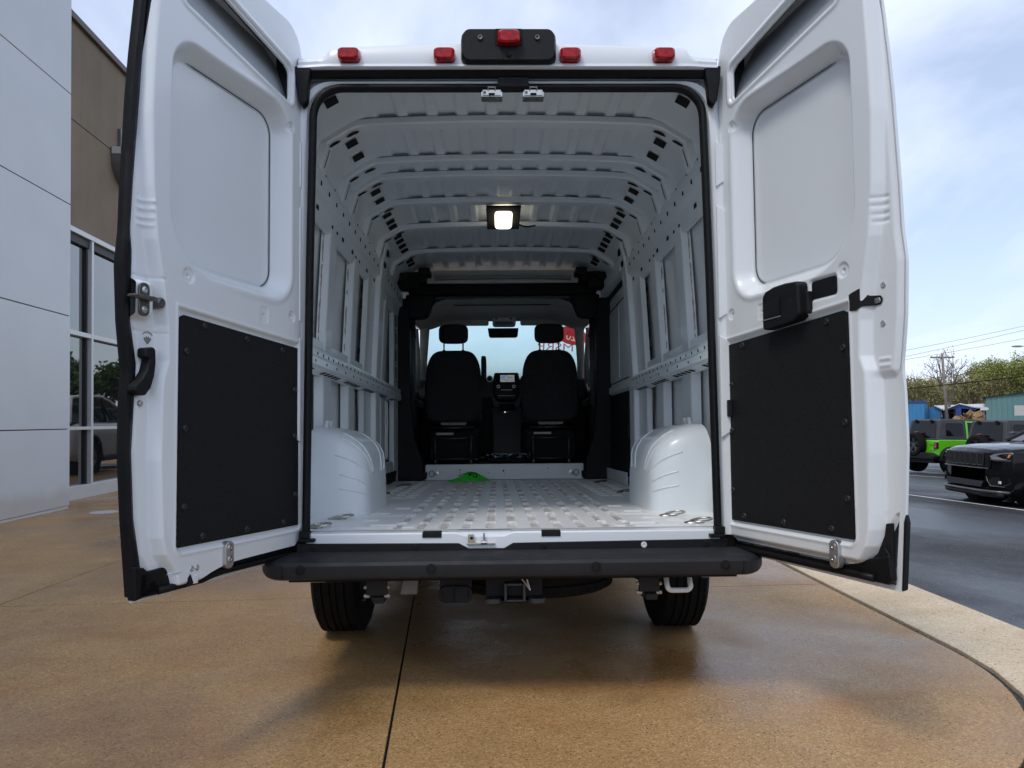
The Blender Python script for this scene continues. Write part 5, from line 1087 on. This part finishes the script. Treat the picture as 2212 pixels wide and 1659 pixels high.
j1=offroader('off_road_car',(14.3,23.0,0),psi,green,'bright green boxy off-road car with black hard top and tail-mounted spare wheel'); 
j2=offroader('off_road_car',(14.8,20.35,0),psi,blk,'black boxy off-road car with tail-mounted spare wheel beside the green one')
for j_ in (j1,j2): j_.location.z=zl(j_.location.x,j_.location.y)-.0; j_.rotation_euler=(0,rad(1.2),psi)

def crossover(name,loc,rz,paint,label,group=None):
    # local: +x forward; origin under front bumper centre, car extends to -x
    r=empty(name,loc,rz); tag(r,label,'car',group)
    # lower body loft: x, half width, hood/belt z, bottom z
    st=[(0.0,.50,.80,.36),(-.03,.66,.90,.30),(-.10,.80,.965,.26),(-.22,.88,1.0,.24),(-.45,.915,1.035,.24),(-.9,.925,1.075,.26),(-1.25,.93,1.11,.26),(-2.0,.93,1.12,.26),(-3.2,.93,1.12,.26),(-4.1,.92,1.10,.28),(-4.45,.86,1.05,.34),(-4.58,.74,.95,.42)]
    X=[];Y=[];Z=[]
    secf=[(0,1.0,1.0),(.45,1.0,.992),(.80,.99,.965),(.93,.96,.93),(.985,.90,.86),(1.0,.8,.74),(1.0,.5,.5),(.985,.3,.3),(.96,.1,.1),(.90,0,0),(0,0,0)]
    for x,hw,zt,zb in st:
        X.append([x-.06*(a**4)*(1 if x>-.3 else 0) for a,_,_ in secf]); Y.append([hw*a for a,_,_ in secf]); Z.append([zb+(zt-zb)*c for _,_,c in secf])
    X=np.array(X);Y=np.array(Y);Z=np.array(Z)
    # densify
    def dens(A,n=6):
        u=np.linspace(0,len(A)-1,(len(A)-1)*n+1); return np.stack([np.interp(u,range(len(A)),A[:,k]) for k in range(A.shape[1])],1)
    X,Y,Z=[dens(a) for a in (X,Y,Z)]; X,Y,Z=[dens(a.T,3).T for a in (X,Y,Z)]
    xc=(X[:-1,:-1]+X[1:,1:])/2; zc2=(Z[:-1,:-1]+Z[1:,1:])/2; yc2=(Y[:-1,:-1]+Y[1:,1:])/2
    mk_=~(((np.hypot(xc+.88,zc2-.36)<.41)|(np.hypot(xc+3.6,zc2-.36)<.41))&(yc2>.5))
    for s in (-1,1): grid('body_half',X,s*Y,Z,paint,r,mask=mk_,flip=(s>0))
    fx=lambda y:float(np.interp(abs(y),[0,.5,.66,.80,.86,.915],[0,-.01,-.06,-.16,-.28,-.5]))
    def fpl(nm,poly,mat,off,thk=.02,par=r): 
        n=len(poly); V=[(fx(y)+off-.0,y,z) for y,z in poly]+[(fx(y)+off-thk,y,z) for y,z in poly]
        return mk(nm,V,[tuple(range(n)),tuple(range(n,2*n))[::-1]]+[(i,(i+1)%n,n+(i+1)%n,n+i) for i in range(n)],mat,par)
    # grille band with seven slots
    gb=fpl('grille_band',[(y,.66) for y in np.linspace(-.60,.60,13)]+[(y,.90) for y in np.linspace(.64,-.64,13)],blackp,.008,.06)
    for k_ in range(7):
        y0=-.555+.16*k_; y1=y0+.135
        fpl('grille_slot',[(y0+.01,.70),(y1-.01,.70),(y1,.72),(y1,.865),(y1-.01,.885),(y0+.01,.885),(y0,.865),(y0,.72)],hole,.016,.004)
        ring=[(y0+.01,.70),(y1-.01,.70),(y1,.72),(y1,.865),(y1-.01,.885),(y0+.01,.885),(y0,.865),(y0,.72),(y0+.01,.70)]
        MB().tube([(fx(y)+.018,y,z) for y,z in ring],.004,5).build('slot_rim',dsteel,r)
    MB().tube([(fx(y)+.02,y,.655) for y in np.linspace(-.63,.63,13)],.010,6).build('grille_lower_trim',dsteel,r)
    for s in (-1,1):
        pl=[(.68,.81),(.80,.80),(.885,.835),(.905,.90),(.89,.925),(.80,.905),(.70,.875),(.66,.85)]
        V=[(fx(y)+.02-(.05 if y>.86 else 0),s*y,z) for y,z in pl]; n=len(pl)
        V=V+[(x-.05,y,z) for x,y,z in V]; mk('headlamp',V,[tuple(range(n)),tuple(range(n,2*n))[::-1]]+[(i,(i+1)%n,n+(i+1)%n,n+i) for i in range(n)],lampw,r,bevel=.006)
        V=[(fx(y)+.026-(.05 if y>.86 else 0),s*y,z) for y,z in [(.83,.835),(.875,.845),(.885,.895),(.84,.89)]]; mk('turn_lamp',V,[(0,1,2,3)],amber,r)
        MB().tube([(fx(y)+.026-(.04 if y>.86 else 0),s*y,z) for y,z in [(.66,.80),(.74,.785),(.84,.79),(.90,.82)]],.008,5).build('lamp_brow',dsteel,r)
        fpl('fog_recess',[(s*y,z) for y,z in [(.62,.46),(.66,.40),(.82,.40),(.85,.44),(.84,.52),(.70,.53)]],hole,.012,.05)
        MB().tube([(fx(y)+.02,s*y,z) for y,z in [(.60,.53),(.63,.45),(.67,.39),(.82,.385)]],.007,6).build('fog_trim',dsteel,r,smooth=True)
        MB().box(fx(.78)+.01,fx(.78)+.03,s*.755,s*.80,.43,.47).build('fog_lamp',wht_plastic,r)
        # wheels and arch trim
        for cx_ in (-.88,-3.6):
            wheel('wheel',r,(cx_,s*.80,.36),.36,.22,silrim,5,axis='Y',n=40,face=s)
            arcp=[(cx_+.46*cos(rad(a)),.36+.46*sin(rad(a))) for a in np.linspace(-12,192,16)]+[(cx_+.40*cos(rad(a)),.36+.40*sin(rad(a))) for a in np.linspace(192,-12,16)]
            MB().prism(arcp,s*.90,s*.945,lambda u,v,w_:(u,w_,v)).build('arch_trim',blackp,r,bevel=.01)
            MB().lathe([(.42,-.02),(.42,.35)],24,lambda x,y,h,cx_=cx_,s=s:(cx_+x,s*(.90-h),.36+y)).build('wheel_housing',hole,r)
        MB().box(-3.2,-1.3,s*.90,s*.945,.24,.34).build('side_sill',blackp,r,bevel=.02)
        MB().box(-1.55,-1.35,s*.93,s*1.10,1.10,1.25).build('door_mirror',paint,r,bevel=.03)
    fpl('lower_grille',[(-.50,.36),(.50,.36),(.54,.45),(-.54,.45)],blackp,.014,.05)
    pass
    MB().tube([(fx(y)+.02,y,.30) for y in np.linspace(-.85,.85,17)],.022,8).build('chin_trim',dsteel,r,smooth=True)
    MB().tube([(fx(y)-.02,y,.25) for y in np.linspace(-.80,.80,17)],.04,8).build('air_dam',blackp,r,smooth=True)
    # greenhouse
    V=[]; gs=[(-1.15,1.10,.80),(-2.0,1.58,.64),(-2.35,1.66,.60),(-3.3,1.67,.60),(-4.0,1.60,.62),(-4.45,1.08,.78)]
    for x,z,hw in gs: V+=[(x,-hw,z),(x,hw,z)]
    B=MB(); B.add(V,[(2*i,2*i+1,2*i+3,2*i+2) for i in range(1,4)]); B.build('roof',paint,r,solid=.03)
    mk('windscreen',[V[0],V[1],V[3],V[2]],[(0,1,2,3)],glassd,r); mk('rear_screen',[V[8],V[9],V[11],V[10]],[(0,1,2,3)],glassd,r)
    for s in (0,1):
        pg=[V[2*i+s] for i in range(6)]; mk('side_glass',pg,[tuple(range(6))],glassd,r)
        for i in range(5): MB().tube([V[2*i+s],V[2*i+2+s]],.035,6).build('roof_pillar',paint,r)
        for xx in (-2.45,-3.35): MB().tube([(xx,V[s][1]*1.07,1.12),(xx,V[4+s][1]*1.01,1.64)],.03,6).build('door_post',blackp,r)
    MB().tube([(-1.12,-.3,1.105),(-1.10,.2,1.10),(-1.2,.55,1.13)],.012,5).build('wiper',blackp,r)
    text_mesh('hood_badge','Jeep',.10,alu,r,Matrix.Translation((-.10,0,.955))@Matrix.Rotation(PI/2,4,'Z')@Matrix.Rotation(rad(40),4,'X'),.004) if name=='crossover_car' else None
    return r
c1=crossover('crossover_car',(8.25,10.15,0),rad(176.5),blk,'glossy black crossover car with seven-slot grille and amber turn lamps'); c1.scale=(1.06,)*3; c1.location.x-=.22; c1.location.z=zl(8.9,10.3)-.02; c1.rotation_euler=(0,-math.atan(.045),rad(176.5))
wpaint=carpaint('gloss_white',(.75,.75,.75),.2)
c2=crossover('parked_suv',(-3.1,17.2,0),rad(90),wpaint,'white car parked along the storefront, reflected in the window panes'); c2.location.z=.0

# far buildings
tealm=pmat('teal_siding',(.12,.23,.235),.7,var=.05,vscale=.5); bluem=pmat('blue_siding',(.035,.20,.42),.6,var=.06,vscale=.6); roofw=pmat('pale_metal_roof',(.60,.61,.61),.5); dblue=pmat('dark_blue_fascia',(.02,.06,.25),.5); boardw=pmat('blank_board',(.5,.49,.44),.7); woodm=pmat('pallet_wood',(.36,.23,.12),.85,var=.3,vscale=2); greyw=pmat('weathered_pole',(.20,.17,.14),.9,var=.2,vscale=1)
zbg=lambda x,y:(1920.1+x*.1488,850.3+y*.1488); GZ=-1.3
def bp(x,y,Y): q=at_y(*zbg(x,y),Y); return q
def slatted(T,u0,u1,z0,z1,n,mat,name,par,dp=.04):
    for k_ in range(n):
        a=u0+(u1-u0)*k_/n; c=u0+(u1-u0)*(k_+.93)/n; MB().prism([(a,z0),(c,z0),(c,z1),(a,z1)],0,dp,T).build(name,mat,par)
# teal warehouse, gable end towards the lot
FR=rad(-33)
tl=empty('teal_warehouse',(bp(1405,50,95)[0],95,GZ),FR); tag(tl,'low teal metal warehouse with blank white board on its wall','building'); ox=tl.location.x
z0=bp(1405,50,95)[2]-GZ; z1=bp(1961,-30,95)[2]-GZ; x0=bp(1405,50,95)[0]-ox; 
MB().prism([(x0,0),(x0+34,0),(x0+34,z0),(x0+17,z0+1.9),(x0,z0)],0,22,TY).build('wall',tealm,tl)
mk('roof',[(x0-.3,-.3,z0-.02+.05),(x0+17,-.3,z0+1.95),(x0+17,22,z0+1.95),(x0-.3,22,z0+.03),(x0+34.3,-.3,z0+.03),(x0+34.3,22,z0+.03)],[(0,1,2,3),(1,4,5,2)],MATS['dark_frame_gasket'],tl,solid=.08)
a=bp(1755,175,94.9); c=bp(1765,320,94.9); MB().box(a[0]-ox,a[0]-ox+7,-.06,-.005,c[2]-GZ,a[2]-GZ).build('blank_board',boardw,tl)
slatted(lambda u,v,w_:(u,-.03-w_,v),x0+.05,x0+5.3,.1,z0-.1,9,tealm,'siding_sheet',tl,.02)
bl=empty('blue_shed',(bp(515,125,105)[0],105,GZ),FR); tag(bl,'flat-roofed bright blue shed between the open door and the wood','building'); ox=bl.location.x; xr_=bp(515,125,105)[0]-ox; zt_=bp(515,130,105)[2]-GZ
MB().box(xr_-9,xr_,0,8,0,zt_).build('wall',bluem,bl); MB().box(xr_-9.2,xr_+.15,-.15,8.2,zt_,zt_+.22).build('roof',dblue,bl)
MB().box(xr_-7.5,xr_-4.4,-.1,-.01,zt_*.55,zt_*.85).build('awning',dblue,bl)
slatted(lambda u,v,w_:(u,-.01-w_,v),xr_-4,xr_,.1,zt_-.1,8,bluem,'siding_sheet',bl,.03)
sh=empty('open_shed',(bp(660,175,112)[0],112,GZ),FR); tag(sh,'open-fronted lumber shed with pale roof and blue gable end','building'); ox=sh.location.x
xl=bp(585,215,112)[0]-ox; xg_=bp(735,215,112)[0]-ox; xr_=bp(1440,200,112)[0]-ox; ze=bp(585,218,112)[2]-GZ; zp=bp(660,178,112)[2]-GZ
MB().prism([(xl,0),(xg_,0),(xg_,ze),((xl+xg_)/2,zp),(xl,ze)],0,.3,TY).build('gable_wall',bluem,sh)
mk('roof',[((xl+xg_)/2,-.4,zp+.12),(xg_+.2,-.4,ze),(xr_,-.4,ze+.15),(xr_,6,zp+.35),((xl+xg_)/2,6,zp+.12)],[(0,1,2,3,4)],roofw,sh,solid=.15)
MB().box(xg_,xr_,5,5.2,0,ze).build('back_wall',ud,sh)
for k_ in range(6): xx=xg_+(xr_-xg_)*(k_+.5)/6; MB().box(xx-.15,xx+.15,0,.3,0,ze).build('post',woodm if k_%2 else dblue,sh)
for k_ in range(3): MB().box(xg_,xr_,3,4.5,.9+.9*k_,1.1+.9*k_).build('rack_shelf',greyw,sh)
px0=bp(1010,190,108)[0]-ox; px1=bp(1420,190,108)[0]-ox; pz=bp(1190,148,108)[2]-GZ
MB().prism([(px0,pz-.9),((px0+px1)/2,pz),(px1,pz-.7),(px1,pz-1.0),((px0+px1)/2,pz-.55),(px0,pz-1.0)],-4,-3.4,TY).build('porch_fascia',dblue,sh)
mk('porch_roof',[(px0,-4.2,pz-.85),((px0+px1)/2,-4.2,pz+.05),(px1,-4.2,pz-.55),(px1,0,pz-.45),((px0+px1)/2,0,pz+.15),(px0,0,pz-.75)],[(0,1,4,5),(1,2,3,4)],roofw,sh,solid=.1)
xx=bp(1205,200,108)[0]-ox; MB().box(xx-.35,xx+.35,-4,-3.5,0,pz-.5).build('porch_post',dblue,sh)
# pallets in front
rr=random.Random(11)
def pallet(name,loc,rot):
    B=empty(name,loc); B.rotation_euler=rot
    for k_ in range(6): MB().box(-.6,.6,-.5+.17*k_,-.5+.17*k_+.11,.10,.125).build('board',woodm,B)
    for k_ in range(3): MB().box(-.6,.6,-.48+.42*k_,-.42+.42*k_,0,.10).build('bearer',woodm,B)
    return B
lb=['wooden pallet leaning in the heap before the lumber shed']
gx0=bp(880,330,100)[0]; gx1=bp(1440,330,100)[0]
for k_ in range(34):
    t=k_/33; z=GZ+rr.uniform(.1,1.0)+1.6*math.sin(PI*min(1,max(0,t*1.05)))
    p_=pallet('wooden_pallet',(gx0+(gx1-gx0)*t+rr.uniform(-.4,.4),98+rr.uniform(0,3),z),(rr.uniform(-1.2,1.2),rr.uniform(-.8,.8),rr.uniform(0,3))); tag(p_,lb[0],'pallet','heap of wooden pallets')
# poles, wires, street lamp, sign
up_=empty('utility_pole',(at_y(2047,878,90)[0],90,GZ)); tag(up_,'leaning wooden utility pole with single crossarm rising behind the parked cars','pole')
pt=at_y(2035,764,90); pl_=up_.location; tipv=(pt[0]-pl_.x,0,pt[2]-GZ)
MB().tube([(0,0,0),tuple(.5*c for c in tipv),tipv],[.19,.17,.14],10).build('shaft',greyw,up_,smooth=True)
MB().box(tipv[0]-1.5,tipv[0]+1.5,-.1,.02,tipv[2]-.55,tipv[2]-.38).build('crossarm',greyw,up_)
for dx in (-1.35,-.7,.7,1.35): MB().lathe([(0,.22),(.05,.2),(.08,.1),(.05,0)],10,lambda a,b_,h,dx=dx:(tipv[0]+dx+a,-.04+b_,tipv[2]-.38+h)).build('insulator',wht_plastic,up_)
def wire(u0,v0,u1,v1,Y,r,sag,label):
    p0=at_y(u0,v0,Y); p1=at_y(u1,v1,Y); d_=p1-p0; a0=p0-d_*1.0; a1=p1+d_*1.0; pts=[]
    for t in np.linspace(0,1,25): q=a0+(a1-a0)*t; pts.append((q[0],q[1],q[2]-sag*4*t*(1-t)+sag*.75))
    o=MB().tube(pts,r,5).build('overhead_wire',rubber,smooth=True); tag(o,label,'wire','overhead wires')
wire(1960,839,2212,812,88,.055,.3,'thick black cable strung highest in front of the wood at pole mid-height')
wire(1960,822,2212,793,90,.025,.3,'thin wire strung just above the thick black cable')
wire(1960,775,2212,730,90,.018,.5,'lowest of the three thin wires crossing the sky by the pole top'); wire(1960,768,2212,712,91,.018,.5,'middle one of the three thin wires crossing the sky by the pole top'); wire(1960,755,2212,703,92,.018,.5,'highest of the three thin wires crossing the sky by the pole top')
q=at_y(2187,748,60); sl_=empty('street_lamp',(q[0]+3.2,60,GZ)); tag(sl_,'street lamp head on a long curved arm above the teal warehouse','street lamp'); hz_=q[2]-GZ
MB().tube([(0,0,0),(0,0,hz_-.6)],[.12,.08],10).build('post',alu,sl_,smooth=True); MB().tube([(0,0,hz_-.6),(-.6,0,hz_-.15),(-1.6,0,hz_+.05),(-2.4,0,hz_+.02)],.05,8).build('arm',alu,sl_,smooth=True)
MB().add(*sqe((-2.8,0,hz_),(.45,.16,.09),.7,.7,10,16)).build('lamp_head',alu,sl_,smooth=True)
q=at_y(*zbg(1380,220),70); sg=empty('road_sign',(q[0],70,GZ)); tag(sg,'small pale road sign plate on a post before the lumber shed','sign')
MB().tube([(0,0,0),(0,0,q[2]-GZ)],.05,8).build('post',greyw,sg); MB().prism([(-.4,q[2]-GZ-.15),(.28,q[2]-GZ-.15),(.45,q[2]-GZ),(.28,q[2]-GZ+.15),(-.4,q[2]-GZ+.15)],-.08,-.055,TY).build('plate',wht_plastic,sg)

# ---- trees
barkm=pmat('bark_grey',(.12,.095,.075),.95,var=.2,vscale=1)
def leafmat(name,c):
    m,nt,b=base_mat(name); n=tnoise(nt,.35,3,.6); r=ramp(nt,n.outputs[0],[(.3,tuple(x*.65 for x in c)),(.7,tuple(x*1.25 for x in c))]); nt.links.new(r.outputs[0],b.inputs['Base Color']); b.inputs['Roughness'].default_value=.8; b.inputs['Specular IOR Level'].default_value=.15; return m
leafy=leafmat('spring_green_leaf',(.26,.285,.075)); leafb=leafmat('budding_brown_leaf',(.27,.245,.10)); leafd=leafmat('deep_green_leaf',(.06,.10,.025))
def leaves(name,centers,rads,n,size,mat,parent,seed,kind=None):
    g=np.random.default_rng(seed); C=np.array(centers); Rr=np.array(rads); idx=g.integers(0,len(C),n); d_=g.normal(size=(n,3)); d_/=np.linalg.norm(d_,axis=1)[:,None]
    P=C[idx]+d_*(Rr[idx]*g.uniform(.35,1,n)**.6)[:,None]*np.array([1,1,.85]); a=g.normal(size=(n,3)); a/=np.linalg.norm(a,axis=1)[:,None]; b_=np.cross(a,g.normal(size=(n,3))); b_/=np.linalg.norm(b_,axis=1)[:,None]
    sz=size*g.uniform(.5,1.3,n)[:,None]; V=np.stack([P-a*sz,P+b_*sz*.5,P+a*sz,P-b_*sz*.5],1).reshape(-1,3); Fc=np.arange(4*n).reshape(-1,4)
    me=bpy.data.meshes.new(name); me.from_pydata(V.tolist(),[],Fc.tolist()); me.materials.append(mat); o=bpy.data.objects.new(name,me); COL.objects.link(o); o.parent=parent
    if kind: o['kind']=kind
    return o
def branches(B,p,d_,ln,r,depth,g,tips):
    e=[p[i]+d_[i]*ln for i in range(3)]; mid=[(p[i]+e[i])/2+g.normal()*ln*.05 for i in range(3)]
    B.tube([p,mid,e],[r,r*.85,r*.65],5 if depth<3 else 4); tips.append(e)
    if depth>=4: return
    for k_ in range(3 if depth<3 else 2):
        nd=np.array(d_)+g.normal(size=3)*.55; nd[2]=max(nd[2],.12)+.15; nd/=np.linalg.norm(nd); branches(B,e,tuple(nd),ln*g.uniform(.62,.82),r*.6,depth+1,g,tips)
def tree(name,x,y,h,label,mat,nleaf,size,seed,group='trees at the edge of the wood',spread=1.):
    t=empty(name,(x,y,GZ)); tag(t,label,'tree',group); g=np.random.default_rng(seed); B=MB(); tips=[]
    B.tube([(0,0,0),(0,0,h*.18),(.1*h*.1,0,h*.34)],[h*.022,h*.017,h*.014],7)
    for k_ in range(4):
        a=2*PI*k_/4+g.uniform(0,1); nd=np.array([cos(a)*.45*spread,sin(a)*.45*spread,1]); nd/=np.linalg.norm(nd); branches(B,(.01*h,0,h*(.30+.01*k_)),tuple(nd),h*.22,h*.010,1,g,tips)
    B.build('trunk',barkm,t)
    if nleaf: leaves('crown',tips[2:],[h*.075]*len(tips[2:]),nleaf,size,mat,t,seed+1)
    return t
def ux(u,Y): return at_y(u,800,Y)[0]
lbs={'bare':'tall bare grey tree with fine twigs standing behind the utility pole','g':'fresh light-green tree rising above the wood behind the teal warehouse','b':'budding brown-green tree at the edge of the wood'}
tree('bare_tree',ux(2048,112),112,13.6,lbs['bare'],leafb,250,.14,21,None)
k_=0
for u,Y,h,kd in ((1985,128,9.8,'b'),(2010,133,10.2,'b'),(2080,130,10.8,'b'),(2100,137,11.6,'b'),(2125,128,10.5,'b'),(2145,133,13.5,'g'),(2175,128,13.2,'g'),(2205,130,14.2,'g'),(2240,133,14.6,'g'),(1960,135,9.6,'b'),(1930,130,10.0,'b'),(2275,128,13.5,'g'),(2310,131,13.0,'g')):
    k_+=1; tree('green_tree' if kd=='g' else 'budding_tree',ux(u,Y),Y,h,lbs[kd],leafy if kd=='g' else leafb,5200 if kd=='g' else 1500,.17,100+k_)
# the wood itself reads as one mass
wd=empty('woodland',(0,0,GZ)); wd['kind']='stuff'; wd['label']='hillside wood of budding brown and fresh green trees beyond the sheds'; wd['category']='wood'
g=np.random.default_rng(5); cen=[];rd=[];cen2=[];rd2=[]; TB=MB()
for k_ in range(520):
    Y=g.uniform(140,200); u=g.uniform(1700,2700); x=ux(u,Y); hh=g.uniform(8,11.5)+(1.5 if u>2120 else 0)
    (cen2 if (u>2120 and g.random()<.7) or g.random()<.18 else cen).append((x,Y,hh*.62)); (rd2 if len(cen2)>len(rd2) else rd).append(hh*.40)
    for q_ in range(3): TB.tube([(x,Y,hh*.45),(x+g.normal()*1.2,Y,hh*.8),(x+g.normal()*2.0,Y,hh*g.uniform(.95,1.12))],[.07,.05,.02],3,caps=False)
    TB.tube([(x,Y,0),(x+g.normal()*.3,Y,hh*.5),(x+g.normal()*.8,Y,hh*.98)],[.16,.11,.03],4,caps=False)
TB.build('wood_trunks',barkm,wd,kind='stuff'); leaves('wood_leaves',cen,rd,52000,.27,leafb,wd,8,'stuff'); leaves('wood_leaves',cen2,rd2,34000,.28,leafy,wd,9,'stuff')
# roadside trees ahead-left seen only in the storefront glass
for k_,(x,y,h) in enumerate(((11,44,7.5),(15,52,8.5),(19,58,8),(24,62,9),(9.5,50,7))):
    tree('roadside_tree',x,y,h,'green roadside tree beyond the lot, mirrored in the storefront glass',leafd,4200,.17,300+k_,'roadside trees mirrored in the storefront')
